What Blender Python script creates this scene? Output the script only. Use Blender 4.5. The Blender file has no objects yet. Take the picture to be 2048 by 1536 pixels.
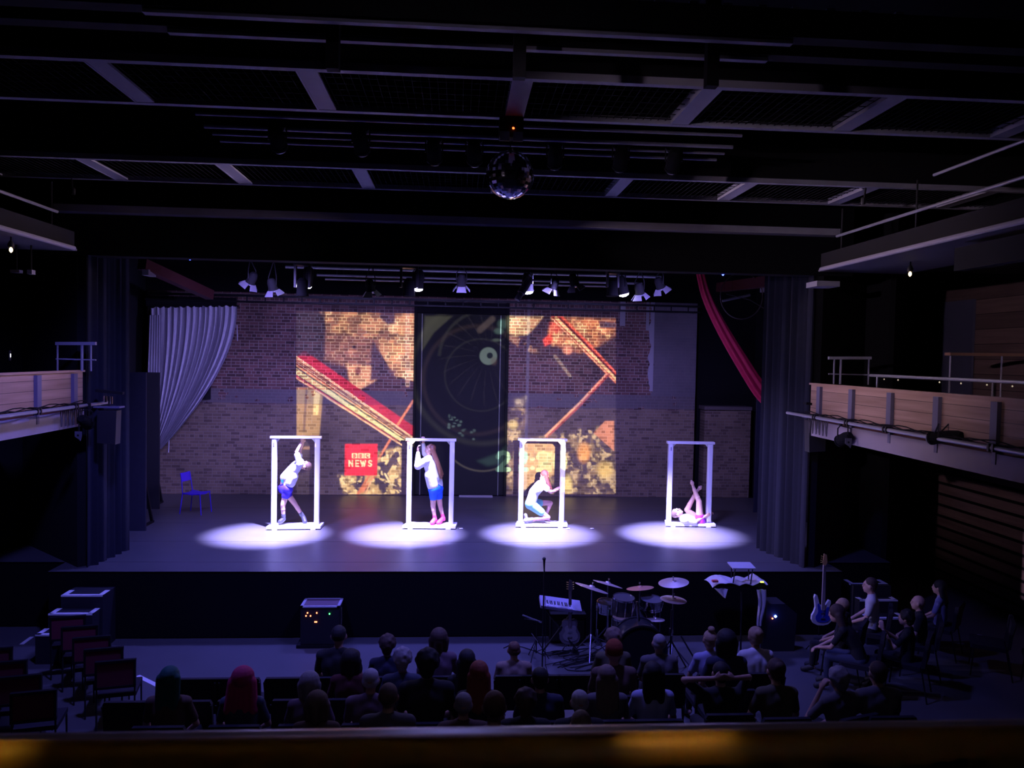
import bpy, bmesh, math, random
import numpy as np
from mathutils import Vector, Matrix, Euler
random.seed(7); np.random.seed(7)
PI = math.pi
V = Vector
C = bpy.context.scene
COL = C.collection
# ------------------------------------------------------------------ camera
F = 1540.0
CAMP = V((0, 0, 4.65))
yaw, pitch, roll = math.atan(108 / F), math.atan(54 / F), math.atan(0.0195)
fw = V((math.sin(yaw) * math.cos(pitch), math.cos(yaw) * math.cos(pitch), -math.sin(pitch)))
r0 = fw.cross(V((0, 0, 1))).normalized(); u0 = r0.cross(fw)
RT = r0 * math.cos(roll) + u0 * math.sin(roll)
UP = -r0 * math.sin(roll) + u0 * math.cos(roll)
cd = bpy.data.cameras.new('camera'); cam = bpy.data.objects.new('camera', cd); COL.objects.link(cam)
m = Matrix(((RT.x, UP.x, -fw.x), (RT.y, UP.y, -fw.y), (RT.z, UP.z, -fw.z))).to_4x4()
m.translation = CAMP
cam.matrix_world = m
cd.sensor_width = 36; cd.lens = 36 * F / 2048; cd.clip_start = 0.05; cd.clip_end = 100
cd.dof.use_dof = True; cd.dof.focus_distance = 15; cd.dof.aperture_fstop = 5.0
C.camera = cam
C.view_settings.view_transform = 'Standard'; C.view_settings.look = 'None'
C.view_settings.exposure = 0.0; C.view_settings.gamma = 1.0
C.cycles.max_bounces = 6; C.cycles.diffuse_bounces = 4; C.cycles.glossy_bounces = 3
C.cycles.transparent_max_bounces = 16; C.cycles.sample_clamp_indirect = 6.0
C.cycles.use_denoising = True
w = bpy.data.worlds.new('World'); C.world = w; w.use_nodes = True
w.node_tree.nodes['Background'].inputs[0].default_value = (0.25, 0.25, 0.5, 1)
w.node_tree.nodes['Background'].inputs[1].default_value = 0.0012

def at(px, py, Y=None, Z=None, X=None):
    """the point of the place seen at a photo pixel, on a plane Y, Z or X"""
    d = fw + RT * ((px - 1024) / F) - UP * ((py - 768) / F)
    if Y is not None: t = (Y - CAMP.y) / d.y
    elif Z is not None: t = (Z - CAMP.z) / d.z
    else: t = (X - CAMP.x) / d.x
    return CAMP + d * t

def spot(name, loc, to, power, color, angle, blend=0.6, size=0.08):
    l = bpy.data.lights.new(name, 'SPOT'); l.energy = power; l.color = color
    l.spot_size = math.radians(angle); l.spot_blend = blend; l.shadow_soft_size = size
    o = bpy.data.objects.new(name, l); COL.objects.link(o); o.location = loc
    o.rotation_euler = (V(to) - V(loc)).to_track_quat('-Z', 'Y').to_euler()
    return o

# the four lit lanterns over the dancers, the violet wash, the pit wash, the balcony down-lights
SPOTS = [((-2.9, 14.9, 5.82), (-3.62, 15.2, 1.1)), ((-0.80, 14.9, 5.82), (-1.0, 15.25, 1.1)),
         ((1.32, 14.9, 5.82), (1.68, 15.3, 1.1)), ((3.2, 14.9, 5.82), (4.5, 15.3, 1.1))]
POOL = 30000
for a, b in SPOTS:
    spot('lantern_beam', V(a) + V((0, 0, -.12)), b, POOL, (.40, .36, 1.0), 32, 1.0, .05)
WASH = (0.27, 0.21, 1.0)
for x in (-3.6, 0, 3.6):
    spot('wash_beam', (x, 13.5, 6.1), (x * 1.05, 18.4, 2.2), 600, (.33, .26, 1.0), 100, .9, .25)
    spot('top_wash_beam', (x, 13.9, 6.2), (x, 13.9, 1.1), 1000, (.17, .16, 1.0), 90, .9, .25)
spot('side_wash_beam', (2.0, 14.5, 6.0), (-7.0, 19.3, 3.8), 2200, (.34, .28, 1.0), 40, .7, .2)
for x in (-3.5, 1.5):
    spot('pit_wash_beam', (x, 9.0, 7.0), (x * 1.15, 11.4, 1.5), 900, (.17, .16, 1.0), 108, .8, .2)
spot('audience_beam', (0, 12.35, 6.6), (0, 6.0, 0.6), 330, (.34, .31, 1.0), 80, .9, .25)
for x in (-1.2, 1.5):
    spot('house_spill_beam', (x, 12.4, 6.6), (x * 12, 7.5, 4.0), 330, (.78, .56, .75), 70, .9, .2)
spot('side_fill_beam', (-5.6, 11.9, 3.35), (9.6, 12.8, 1.5), 1000, (.52, .42, 1.0), 40, .9, .1)  # unseen lamp added at the left to light the right-hand seats and wall
spot('side_fill_beam', (-5.55, 11.5, 3.35), (10.4, 14.9, 1.9), 3200, (.60, .46, .85), 22, .9, .1)  # second unseen lamp, added to bring out the slats of the right wall
spot('wall_fill_beam', (-4, 2.5, 6.0), (10.4, 14.8, 5.2), 1500, (.70, .52, .75), 30, 1.0, .1)  # no lantern hangs here; added to lift the upper right timber
spot('rear_fill_beam', (0, 1.5, 8.4), (0, 9.5, .6), 55, (.62, .52, .85), 85, .9, .2)  # added dim fill from behind for the chair backs and shoulders
for x, e in ((-.66, 1.0), (.33, .8)):
    spot('balcony_down_light', (x, 0.85, 5.6), (x, 1.10, 4.0), e * 65, (1.0, .66, .16), 8, 1.0, .02)
    spot('balcony_glow', (x, 0.85, 5.6), (x, 1.10, 4.0), e * 1.2, (1.0, .60, .10), 60, 1.0, .02)

# ------------------------------------------------------------------ materials
MATS = {}
def mat(name, col, rough=0.6, metal=0.0, var=0.0, scale=6.0, bump=0.0, emit=None, spec=0.5):
    if name in MATS: return MATS[name]
    mt = bpy.data.materials.new(name); mt.use_nodes = True; nt = mt.node_tree; b = nt.nodes['Principled BSDF']
    b.inputs['Base Color'].default_value = (*col, 1); b.inputs['Roughness'].default_value = rough
    b.inputs['Metallic'].default_value = metal; b.inputs['Specular IOR Level'].default_value = spec
    if emit:
        b.inputs['Emission Color'].default_value = (*emit[0], 1); b.inputs['Emission Strength'].default_value = emit[1]
    if var or bump:
        tc = nt.nodes.new('ShaderNodeTexCoord'); n = nt.nodes.new('ShaderNodeTexNoise')
        n.inputs['Scale'].default_value = scale; n.inputs['Detail'].default_value = 5
        nt.links.new(tc.outputs['Object'], n.inputs['Vector'])
        if var:
            mx = nt.nodes.new('ShaderNodeMix'); mx.data_type = 'RGBA'
            mx.inputs['A'].default_value = (*[c * (1 - var) for c in col], 1)
            mx.inputs['B'].default_value = (*[min(1, c * (1 + var)) for c in col], 1)
            nt.links.new(n.outputs['Fac'], mx.inputs['Factor']); nt.links.new(mx.outputs['Result'], b.inputs['Base Color'])
        if bump:
            bp = nt.nodes.new('ShaderNodeBump'); bp.inputs['Strength'].default_value = bump; bp.inputs['Distance'].default_value = .01
            nt.links.new(n.outputs['Fac'], bp.inputs['Height']); nt.links.new(bp.outputs['Normal'], b.inputs['Normal'])
    MATS[name] = mt
    return mt

def wood(name, c1, c2, axis='X', plank=0.0, rough=.55, gap=(0.01, 0.008, 0.006), off=0.0, gapw=.06):
    """long-grained timber; plank = board width along Z, with dark joints"""
    mt = bpy.data.materials.new(name); mt.use_nodes = True; nt = mt.node_tree; b = nt.nodes['Principled BSDF']
    L = nt.links; N = nt.nodes.new
    tc = N('ShaderNodeTexCoord'); mp = N('ShaderNodeMapping'); L.new(tc.outputs['Object'], mp.inputs['Vector'])
    s = {'X': (.5, 9, 9), 'Y': (9, .5, 9)}[axis]; mp.inputs['Scale'].default_value = s
    n = N('ShaderNodeTexNoise'); n.inputs['Scale'].default_value = 1.6; n.inputs['Detail'].default_value = 6
    L.new(mp.outputs['Vector'], n.inputs['Vector'])
    mx = N('ShaderNodeMix'); mx.data_type = 'RGBA'; mx.inputs['A'].default_value = (*c1, 1); mx.inputs['B'].default_value = (*c2, 1)
    cr = N('ShaderNodeMapRange'); cr.inputs['From Min'].default_value = .3; cr.inputs['From Max'].default_value = .7
    L.new(n.outputs['Fac'], cr.inputs['Value']); L.new(cr.outputs['Result'], mx.inputs['Factor'])
    res = mx.outputs['Result']
    if plank:
        sp = N('ShaderNodeSeparateXYZ'); L.new(tc.outputs['Object'], sp.inputs['Vector'])
        dv = N('ShaderNodeMath'); dv.operation = 'DIVIDE'; dv.inputs[1].default_value = plank
        ad = N('ShaderNodeMath'); ad.operation = 'ADD'; ad.inputs[1].default_value = off
        L.new(sp.outputs['Z'], ad.inputs[0]); L.new(ad.outputs[0], dv.inputs[0])
        fr = N('ShaderNodeMath'); fr.operation = 'FRACT'; L.new(dv.outputs[0], fr.inputs[0])
        lt = N('ShaderNodeMath'); lt.operation = 'LESS_THAN'; lt.inputs[1].default_value = gapw; L.new(fr.outputs[0], lt.inputs[0])
        fl = N('ShaderNodeMath'); fl.operation = 'FLOOR'; L.new(dv.outputs[0], fl.inputs[0])
        wn = N('ShaderNodeTexWhiteNoise'); wn.noise_dimensions = '1D'; L.new(fl.outputs[0], wn.inputs['W'])
        hs = N('ShaderNodeHueSaturation'); L.new(res, hs.inputs['Color'])
        mr = N('ShaderNodeMapRange'); mr.inputs['To Min'].default_value = .7; mr.inputs['To Max'].default_value = 1.2
        L.new(wn.outputs['Value'], mr.inputs['Value']); L.new(mr.outputs['Result'], hs.inputs['Value'])
        m2 = N('ShaderNodeMix'); m2.data_type = 'RGBA'; L.new(lt.outputs[0], m2.inputs['Factor'])
        L.new(hs.outputs['Color'], m2.inputs['A']); m2.inputs['B'].default_value = (*gap, 1); res = m2.outputs['Result']
    L.new(res, b.inputs['Base Color']); b.inputs['Roughness'].default_value = rough
    MATS[name] = mt
    return mt

def brick_mat(name, patches=True):
    mt = bpy.data.materials.new(name); mt.use_nodes = True; nt = mt.node_tree; b = nt.nodes['Principled BSDF']
    L = nt.links; N = nt.nodes.new
    tc = N('ShaderNodeTexCoord'); sp = N('ShaderNodeSeparateXYZ'); L.new(tc.outputs['Object'], sp.inputs['Vector'])
    cb = N('ShaderNodeCombineXYZ'); L.new(sp.outputs['X'], cb.inputs['X']); L.new(sp.outputs['Z'], cb.inputs['Y'])
    def bricks(c1, c2, mo, bias=0.0, off=0.0):
        t = N('ShaderNodeTexBrick'); t.inputs['Scale'].default_value = 1; t.inputs['Brick Width'].default_value = .22
        t.inputs['Row Height'].default_value = .076; t.inputs['Mortar Size'].default_value = .0075
        t.inputs['Mortar Smooth'].default_value = .25; t.inputs['Bias'].default_value = bias
        t.inputs['Color1'].default_value = (*c1, 1); t.inputs['Color2'].default_value = (*c2, 1); t.inputs['Mortar'].default_value = (*mo, 1)
        t.squash = .5; t.squash_frequency = 3
        L.new(cb.outputs[0], t.inputs['Vector']); return t
    red = bricks((.25, .12, .10), (.07, .035, .035), (.42, .35, .28), -.12)
    yel = bricks((.32, .23, .15), (.08, .05, .045), (.36, .29, .22), -.38)
    def noise(scale, det=4):
        n = N('ShaderNodeTexNoise'); n.inputs['Scale'].default_value = scale; n.inputs['Detail'].default_value = det
        L.new(cb.outputs[0], n.inputs['Vector']); return n.outputs['Fac']
    def math_(op, a, bb, clamp=False):
        k = N('ShaderNodeMath'); k.operation = op; k.use_clamp = clamp
        for i, v in enumerate((a, bb)):
            if isinstance(v, (int, float)): k.inputs[i].default_value = v
            else: L.new(v, k.inputs[i])
        return k.outputs[0]
    def mix(f, a, bb):
        k = N('ShaderNodeMix'); k.data_type = 'RGBA'
        L.new(f, k.inputs['Factor'])
        for s, v in (('A', a), ('B', bb)):
            if isinstance(v, tuple): k.inputs[s].default_value = (*v, 1)
            else: L.new(v, k.inputs[s])
        return k.outputs['Result']
    nz = noise(2.2)
    zz = math_('ADD', sp.outputs['Z'], math_('MULTIPLY', math_('SUBTRACT', noise(1.3), .5), .25))
    low = math_('LESS_THAN', zz, ZBAND0)
    col = mix(low, red.outputs['Color'], yel.outputs['Color'])
    # soot and wear with a shape of its own
    dirt = math_('MULTIPLY', math_('SUBTRACT', noise(1.3, 8), .45), 3.5, True)
    dk = N('ShaderNodeHueSaturation'); dk.inputs['Value'].default_value = .55; L.new(col, dk.inputs['Color'])
    col = mix(math_('MULTIPLY', dirt, .8), col, dk.outputs['Color'])
    # cement band across the wall
    band = math_('MULTIPLY', math_('GREATER_THAN', sp.outputs['Z'], ZBAND0), math_('LESS_THAN', sp.outputs['Z'], ZBAND1))
    band = math_('MULTIPLY', band, math_('GREATER_THAN', noise(3.5), .38))
    col = mix(math_('MULTIPLY', band, .8), col, (.19, .17, .17))
    if patches:
        x = math_('ADD', sp.outputs['X'], math_('MULTIPLY', math_('SUBTRACT', noise(5, 6), .5), .22))
        pl = math_('MULTIPLY', math_('GREATER_THAN', x, XPLAS), math_('GREATER_THAN', sp.outputs['Z'], ZBAND1 - .02))
        col = mix(math_('MULTIPLY', pl, .9), col, mix(nz, (.15, .14, .15), (.24, .22, .23)))
        x2 = math_('ADD', sp.outputs['X'], math_('MULTIPLY', math_('SUBTRACT', noise(2.5, 2), .5), .3))
        ws = math_('MULTIPLY', math_('GREATER_THAN', x2, XPLAS - .10), math_('LESS_THAN', sp.outputs['X'], XPLAS + .02))
        ws = math_('MULTIPLY', ws, math_('GREATER_THAN', sp.outputs['Z'], ZBAND1 + .1))
        col = mix(ws, col, (.46, .44, .46))
        for xa, xb, zb in ((1.72, 1.80, 0), (4.1, 4.24, 5.5), (4.78, 4.86, 5.4)):
            s = math_('MULTIPLY', math_('GREATER_THAN', sp.outputs['X'], xa), math_('LESS_THAN', sp.outputs['X'], xb))
            s = math_('MULTIPLY', s, math_('GREATER_THAN', sp.outputs['Z'], zb))
            if zb: col = mix(s, col, (.42, .40, .40))
            else: col = mix(math_('MULTIPLY', s, .5), col, (.36, .33, .32))
    L.new(col, b.inputs['Base Color']); b.inputs['Roughness'].default_value = .85
    bp = N('ShaderNodeBump'); bp.inputs['Strength'].default_value = .5; bp.inputs['Distance'].default_value = .012
    inv = math_('SUBTRACT', 1.0, red.outputs['Fac']); L.new(math_('ADD', inv, math_('MULTIPLY', noise(40), .3)), bp.inputs['Height'])
    L.new(bp.outputs['Normal'], b.inputs['Normal'])
    return mt

# ------------------------------------------------------------------ mesh helpers
class MB:
    def __init__(s): s.v = []; s.f = []
    def add(s, v, f):
        o = len(s.v); s.v += [tuple(p) for p in v]; s.f += [tuple(i + o for i in q) for q in f]; return s
    def box(s, c, d, R=None):
        c = V(c); h = V(d) / 2; vs = []
        for x in (-1, 1):
            for y in (-1, 1):
                for z in (-1, 1):
                    p = V((x * h.x, y * h.y, z * h.z)); vs.append(c + (R @ p if R else p))
        return s.add(vs, [(0, 1, 3, 2), (4, 6, 7, 5), (0, 4, 5, 1), (2, 3, 7, 6), (0, 2, 6, 4), (1, 5, 7, 3)])
    def span(s, a, b):
        a = V(a); b = V(b); return s.box((a + b) / 2, [abs(b[i] - a[i]) for i in range(3)])
    def beam(s, a, b, wd, ht, up=(0, 0, 1)):
        a = V(a); b = V(b); y = (b - a); L = y.length; y.normalize(); x = y.cross(V(up))
        if x.length < 1e-4: x = V((1, 0, 0))
        x.normalize(); z = x.cross(y); R = Matrix((x, y, z)).transposed()
        return s.box((a + b) / 2, (wd, L, ht), R)
    def tube(s, pts, r, n=10, cap=True):
        pts = [V(p) for p in pts]; rs = r if isinstance(r, (list, tuple)) else [r] * len(pts)
        vs = []; prev = None
        for i, p in enumerate(pts):
            t = (pts[min(i + 1, len(pts) - 1)] - pts[max(i - 1, 0)]).normalized()
            if prev is None:
                a = V((0, 0, 1)) if abs(t.z) < .9 else V((1, 0, 0)); nx = t.cross(a).normalized()
            else:
                nx = (prev - t * prev.dot(t)).normalized()
            prev = nx; ny = t.cross(nx)
            for k in range(n):
                an = 2 * PI * k / n; vs.append(p + (nx * math.cos(an) + ny * math.sin(an)) * rs[i])
        fs = []
        for i in range(len(pts) - 1):
            for k in range(n):
                a = i * n + k; b = i * n + (k + 1) % n; fs.append((a, b, b + n, a + n))
        if cap: fs += [tuple(range(n - 1, -1, -1)), tuple(range((len(pts) - 1) * n, len(pts) * n))]
        return s.add(vs, fs)
    def lathe(s, prof, o=(0, 0, 0), n=24, R=None):
        o = V(o); vs = []
        for r, z in prof:
            for k in range(n):
                a = 2 * PI * k / n; p = V((r * math.cos(a), r * math.sin(a), z)); vs.append(o + (R @ p if R else p))
        fs = []
        for i in range(len(prof) - 1):
            for k in range(n):
                a = i * n + k; b = i * n + (k + 1) % n; fs.append((a, b, b + n, a + n))
        fs += [tuple(range(n - 1, -1, -1)), tuple(range((len(prof) - 1) * n, len(prof) * n))]
        return s.add(vs, fs)
    def prism(s, out, a, b, fn):
        """outline of 2-D points extruded from a to b; fn(u,v,w)->xyz"""
        n = len(out); vs = [fn(u, v, a) for u, v in out] + [fn(u, v, b) for u, v in out]
        fs = [tuple(range(n - 1, -1, -1)), tuple(range(n, 2 * n))] + [(i, (i + 1) % n, (i + 1) % n + n, i + n) for i in range(n)]
        return s.add(vs, fs)
    def grid(s, fn, nu, nv, thick=0.0):
        P = [[V(fn(i / nu, j / nv)) for j in range(nv + 1)] for i in range(nu + 1)]
        vs = [p for r in P for p in r]; W = nv + 1
        fs = [(i * W + j, (i + 1) * W + j, (i + 1) * W + j + 1, i * W + j + 1) for i in range(nu) for j in range(nv)]
        if thick:
            n0 = len(vs); back = []
            for i in range(nu + 1):
                for j in range(nv + 1):
                    du = P[min(i + 1, nu)][j] - P[max(i - 1, 0)][j]; dv = P[i][min(j + 1, nv)] - P[i][max(j - 1, 0)]
                    back.append(P[i][j] - du.cross(dv).normalized() * thick)
            vs += back
            fs += [tuple(reversed([k + n0 for k in q])) for q in fs]
            rim = [(i * W) for i in range(nu + 1)] + [nu * W + j for j in range(1, W)] + [i * W + nv for i in range(nu - 1, -1, -1)] + [j for j in range(nv - 1, 0, -1)]
            for a, b in zip(rim, rim[1:] + rim[:1]): fs.append((b, a, a + n0, b + n0))
        return s.add(vs, fs)
    def mesh(s, name, smooth=35):
        me = bpy.data.meshes.new(name); me.from_pydata(s.v, [], s.f)
        bm = bmesh.new(); bm.from_mesh(me); bmesh.ops.recalc_face_normals(bm, faces=bm.faces); bm.to_mesh(me); bm.free()
        if smooth: me.shade_smooth(); me.set_sharp_from_angle(angle=math.radians(smooth))
        return me
    def build(s, name, mt, parent=None, smooth=35, loc=None):
        return put(name, s.mesh(name, smooth), mt, parent, loc)

def put(name, me, mt, parent=None, loc=None):
    """link one mesh object; coordinates are world coordinates when parented to an unrotated empty"""
    o = bpy.data.objects.new(name, me); COL.objects.link(o)
    if mt is not None:
        if len(me.materials) == 0: me.materials.append(mt)
        else: o.material_slots[0].link = 'OBJECT'; o.material_slots[0].material = mt
    if parent is not None:
        o.parent = parent
        if parent.get('_base'):
            b = parent['_base']; o.location = (-b[0], -b[1], -b[2])
    if loc is not None: o.location = loc
    return o

def thing(name, label, cat, loc=(0, 0, 0), rz=0.0, group=None, world=False, scale=1.0):
    o = bpy.data.objects.new(name, None); COL.objects.link(o); o.empty_display_size = .2
    o.location = loc; o.rotation_euler = (0, 0, rz); o.scale = (scale,) * 3
    o['label'] = label; o['category'] = cat
    if group: o['group'] = group
    if world: o['_base'] = tuple(loc)
    return o
def tag(o, label, cat, group=None):
    o['label'] = label; o['category'] = cat
    if group: o['group'] = group
    return o
def struct(name, mb, mt, smooth=0):
    o = mb.build(name, mt, None, smooth); o['kind'] = 'structure'; return o
def dup(root, loc, rz=0.0, label=None, group=None, scale=None):
    r = root.copy(); COL.objects.link(r); r.location = loc; r.rotation_euler = (0, 0, rz)
    if label: r['label'] = label
    if group: r['group'] = group
    if scale: r.scale = (scale,) * 3
    for ch in list(root.children):
        c = ch.copy(); COL.objects.link(c); c.parent = r
        for g in ch.children:
            d = g.copy(); COL.objects.link(d); d.parent = c
    return r
# ------------------------------------------------------------------ palette
BLK = mat('black_paint', (.006, .006, .007), .8, spec=.3)
BLKM = mat('black_metal', (.016, .016, .018), .42, .3)
CLOTHB = mat('black_serge', (.004, .004, .006), 1.0, 0, .3, 30)
DRAPE = mat('charcoal_drape', (.008, .0095, .022), .95, 0, .25, 12)
GREYP = mat('grey_painted_steel', (.33, .32, .36), .55, 0, .12, 5)
PIPEM = mat('galvanised_pipe', (.42, .42, .46), .38, .5, .1, 9)
CHROME = mat('chrome', (.7, .7, .72), .15, 1.0)
WHITEP = mat('white_paint', (.78, .78, .80), .5)
ZST = 1.10
ZBAND0 = at(420, 805, Y=19.5).z; ZBAND1 = at(420, 776, Y=19.5).z
XPLAS = at(1306, 700, Y=19.5).x
# ------------------------------------------------------------------ setting
floor_m = mat('blue_grey_lino', (.085, .085, .09), .5, 0, .18, 1.6, .05)
struct('floor', MB().span((-11, -2, -.1), (11, 21, 0)), floor_m)
STX0, STX1 = -7.8, 7.8
stage_m = mat('black_vinyl_stage', (.082, .080, .086), .42, 0, .18, 2.2, .06)
s = MB().span((-6.45, 12.62, 0.02), (6.6, 13.2, ZST - .004)).span((STX0, 13.2, 0.02), (STX1, 19.95, ZST - .004))
struct('stage', s, mat('black_fascia', (.0025, .0025, .004), .9, spec=.2))
# vinyl strips laid across the stage, with thin joints between them
ys = [12.60, 13.18, 14.62, 16.2, 17.8, 19.49]
vin = MB()
for a, b in zip(ys, ys[1:]): vin.span((STX0 if a > 13 else -6.45, a, ZST - .004), (STX1 if a > 13 else 6.6, b - .012, ZST))
o = vin.build('stage_floor_vinyl', stage_m, None, 0); o['kind'] = 'structure'
# brick back wall in two leaves beside the dock doorway, and a low piece at the right
bm_ = brick_mat('old_brick')
XL, XD0, XD1, XR = -7.62, at(828, 800, Y=19.5).x, at(1014, 800, Y=19.5).x, at(1390, 800, Y=19.5).x
ZTOP = 6.12
struct('wall_back', MB().span((XL, 19.5, 1.1), (XD0, 19.9, ZTOP)).span((XD1, 19.5, 1.1), (XR, 19.9, ZTOP))
       .span((XD0, 19.5, 6.0), (XD1, 19.9, ZTOP)), bm_)
xa, xb = at(1408, 900, Y=19.5).x, 7.62
zr = at(1450, 820, Y=19.5).z
struct('wall_back_low', MB().span((xa, 19.52, 1.1), (xb, 19.9, zr)), brick_mat('pale_brick', False))
struct('trim_1', MB().span((xa - .03, 19.46, zr), (xb, 19.95, zr + .09)), mat('stone_coping', (.16, .13, .12), .8, 0, .2, 8))
dk = MB().span((XD0 + .02, 19.62, 1.1), (XD1 - .02, 19.66, 5.72))
o = struct('door_1', dk, mat('black_cloth_door', (.015, .015, .018), .9, 0, .15, 3))
struct('trim_2', MB().span((XD0 - .02, 19.46, 1.1), (XD0 + .05, 19.62, 6.0)).span((XD1 - .05, 19.46, 1.1), (XD1 + .02, 19.62, 6.0))
       .span((XD0, 19.5, 5.72), (XD1, 19.62, 6.0)), BLK)
struct('trim_3', MB().span((XD0 + .16, 19.58, 1.1), (XD0 + .185, 19.62, 5.7)).span((XD1 - .2, 19.58, 1.1), (XD1 - .175, 19.62, 5.7)),
       mat('door_edge_grey', (.16, .16, .18), .5))
struct('wall_back_upper', MB().span((-11, 19.96, 0), (11, 20.1, 9.6)), CLOTHB)
struct('wall_stage_left', MB().span((-7.95, 13.6, 0), (-7.85, 20, 9.6)), CLOTHB)
struct('wall_stage_right', MB().span((7.85, 13.6, 0), (7.95, 20, 9.6)), CLOTHB)
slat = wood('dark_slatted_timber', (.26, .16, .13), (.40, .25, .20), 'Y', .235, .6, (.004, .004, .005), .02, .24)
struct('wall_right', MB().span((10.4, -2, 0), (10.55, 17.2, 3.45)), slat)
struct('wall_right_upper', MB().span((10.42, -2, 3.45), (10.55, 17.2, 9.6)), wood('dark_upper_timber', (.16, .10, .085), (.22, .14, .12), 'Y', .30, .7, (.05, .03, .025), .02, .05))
struct('wall_left', MB().span((-10.55, -2, 0), (-10.4, 17.2, 9.6)), CLOTHB)
struct('wall_rear', MB().span((-10.6, -2.1, 0), (10.6, -2, 9.6)), BLK)
struct('ceiling', MB().span((-11, -2.1, 9.6), (11, 20.1, 9.7)), BLK)
# black masonry either side of the proscenium
for nm, sx in (('wall_proscenium_left', -1), ('wall_proscenium_right', 1)):
    x0 = -6.02 if sx < 0 else 6.12
    q = MB(); q.prism([(x0, 12.95), (x0 + sx * .1, 12.85), (10.4 * sx, 16.9), (10.4 * sx, 17.2), (x0 + sx * .9, 14.4)] if sx > 0 else
                      [(x0, 12.95), (10.4 * sx, 17.2), (10.4 * sx, 16.9), (x0 + sx * .1, 12.85)], 0, 9.6, lambda u, v, w_: (u, v, w_))
    struct(nm, q, CLOTHB)
# proscenium beam: deep black fascia with a grey steel flange on top
zb = at(920, 531, Y=12.8).z; zf = at(920, 444, Y=12.8).z
struct('trim_4', MB().span((-6.6, 12.8, zb), (6.7, 13.1, 8.9)), mat('blue_black_fascia', (.002, .0022, .004), .9, spec=.2))
struct('trim_5', MB().span((-6.35, 12.58, zf - .06), (6.35, 12.80, zf + .05)), mat('beam_flange', (.34, .33, .37), .6, 0, .2, 4))
# joint plates on that flange
for i, px in enumerate((255, 755, 960, 1150, 1500)):
    pass
struct('trim_6', MB().span((-7.6, 19.28, 6.0), (XR, 19.33, 6.05)).span((-7.6, 19.28, 5.86), (XR, 19.33, 5.90)), BLKM)
t6 = MB()
for i in range(26): t6.span((-5.2 + i * .44, 19.3, 5.88), (-5.17 + i * .44, 19.32, 6.02))
struct('trim_7', t6, BLKM)
struct('window_1', MB().span(tuple(at(368, 798, Y=19.44)), tuple(at(422, 744, Y=19.5))), mat('blanked_window', (.006, .006, .008), .8))
# raked seating steps under the rear rows
TIER = [0, .10, .20, .34, .50, .66]
ROWY = [9.25, 8.45, 7.68, 6.9, 6.1, 5.3]
tr = MB()
for i in range(1, 6):
    y1 = ROWY[i] + .42; y0 = ROWY[i] - .38 if i < 5 else 2.5
    tr.span((-4.6, y0, 0), (6.0, y1, TIER[i]))
struct('seating_tier', tr, mat('dark_carpet', (.02, .02, .026), .95))

# ------------------------------------------------------------------ front rail of the camera's own balcony
g = thing('balcony_parapet', 'dark balcony parapet with a rounded ledge running across the bottom of the photo', 'parapet', (0, 1.25, 3.2), world=True)
zl = at(1024, 1436, Y=1.42).z
led = MB(); out = [(1.18, zl - .005), (1.38, zl)] + [(1.38 + .04 * math.sin(a), zl - .04 + .04 * math.cos(a)) for a in [PI * k / 6 for k in range(1, 6)]] + [(1.38, zl - .08), (1.18, zl - .08)]
led.prism(out, -2.6, 2.6, lambda u, v, w_: (w_, u, v)); led.build('ledge', mat('satin_black_ledge', (.30, .29, .33), .35), g)
MB().span((-2.6, 1.22, 3.2), (2.6, 1.34, zl - .06)).build('panel', BLK, g)
hr = MB(); hr.tube([(-2.6, 1.09, 4.075), (-1, 1.09, 4.075), (1, 1.09, 4.075), (2.6, 1.09, 4.075)], .030, 24)
hr.build('handrail', mat('varnished_rail', (.20, .11, .02), .45, .2, .15, 40, .02), g)
br = MB()
for x in (-2.0, 0.1, 2.2): br.tube([(x, 1.23, 4.0), (x, 1.12, 4.0), (x, 1.09, 4.05)], .009)
br.build('rail_bracket', BLKM, g)
struct('balcony_floor', MB().span((-2.8, -1.5, 3.1), (2.8, 1.36, 3.2)), BLK)

# ------------------------------------------------------------------ catwalks, bars and roof steel
gr = 'white-edged catwalks under the roof'
mesh_m = mat('black_wire_mesh', (.010, .010, .012), .9, spec=.1)
def catwalk(d0, d1, z, label):
    t = thing('catwalk', label, 'catwalk', (0, (d0 + d1) / 2, z), group=gr, world=True)
    for d in (d0, d1): MB().span((-10.0, d - .04, z), (10.0, d + .04, z + .07)).build('edge_flange', GREYP, t)
    for x in [-8.9, -7.05, -5.2, -3.33, -1.44, .57, 2.40, 4.25, 6.1, 7.95]:
        MB().span((x - .09, d0 + .035, z + .005), (x + .09, d1 - .035, z + .03)).span((x - .11, d0 + .035, z), (x - .09, d1 - .035, z + .10)).build('cross_beam', GREYP, t)
    for d in (d0 - .06, d1 + .06): MB().span((-10, d - .02, z + .07), (10, d + .02, z + .75)).build('side_panel', BLK, t)
    q = MB()
    n = 240
    for i in range(n):
        x = -9.9 + i * 19.8 / n; q.span((x, d0 + .04, z + .035), (x + .005, d1 - .04, z + .042))
    for k in range(7): q.span((-9.9, d0 + .1 + k * .17, z + .042), (9.9, d0 + .112 + k * .17, z + .048))
    o = q.build('mesh_floor', mesh_m, t, 0)
    return t
catwalk(7.30, 8.50, 7.25, 'wide steel catwalk crossing overhead just in front of the mirror ball')
catwalk(11.06, 12.36, 7.25, 'wide steel catwalk crossing overhead behind the mirror ball, above the stage front')
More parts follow.
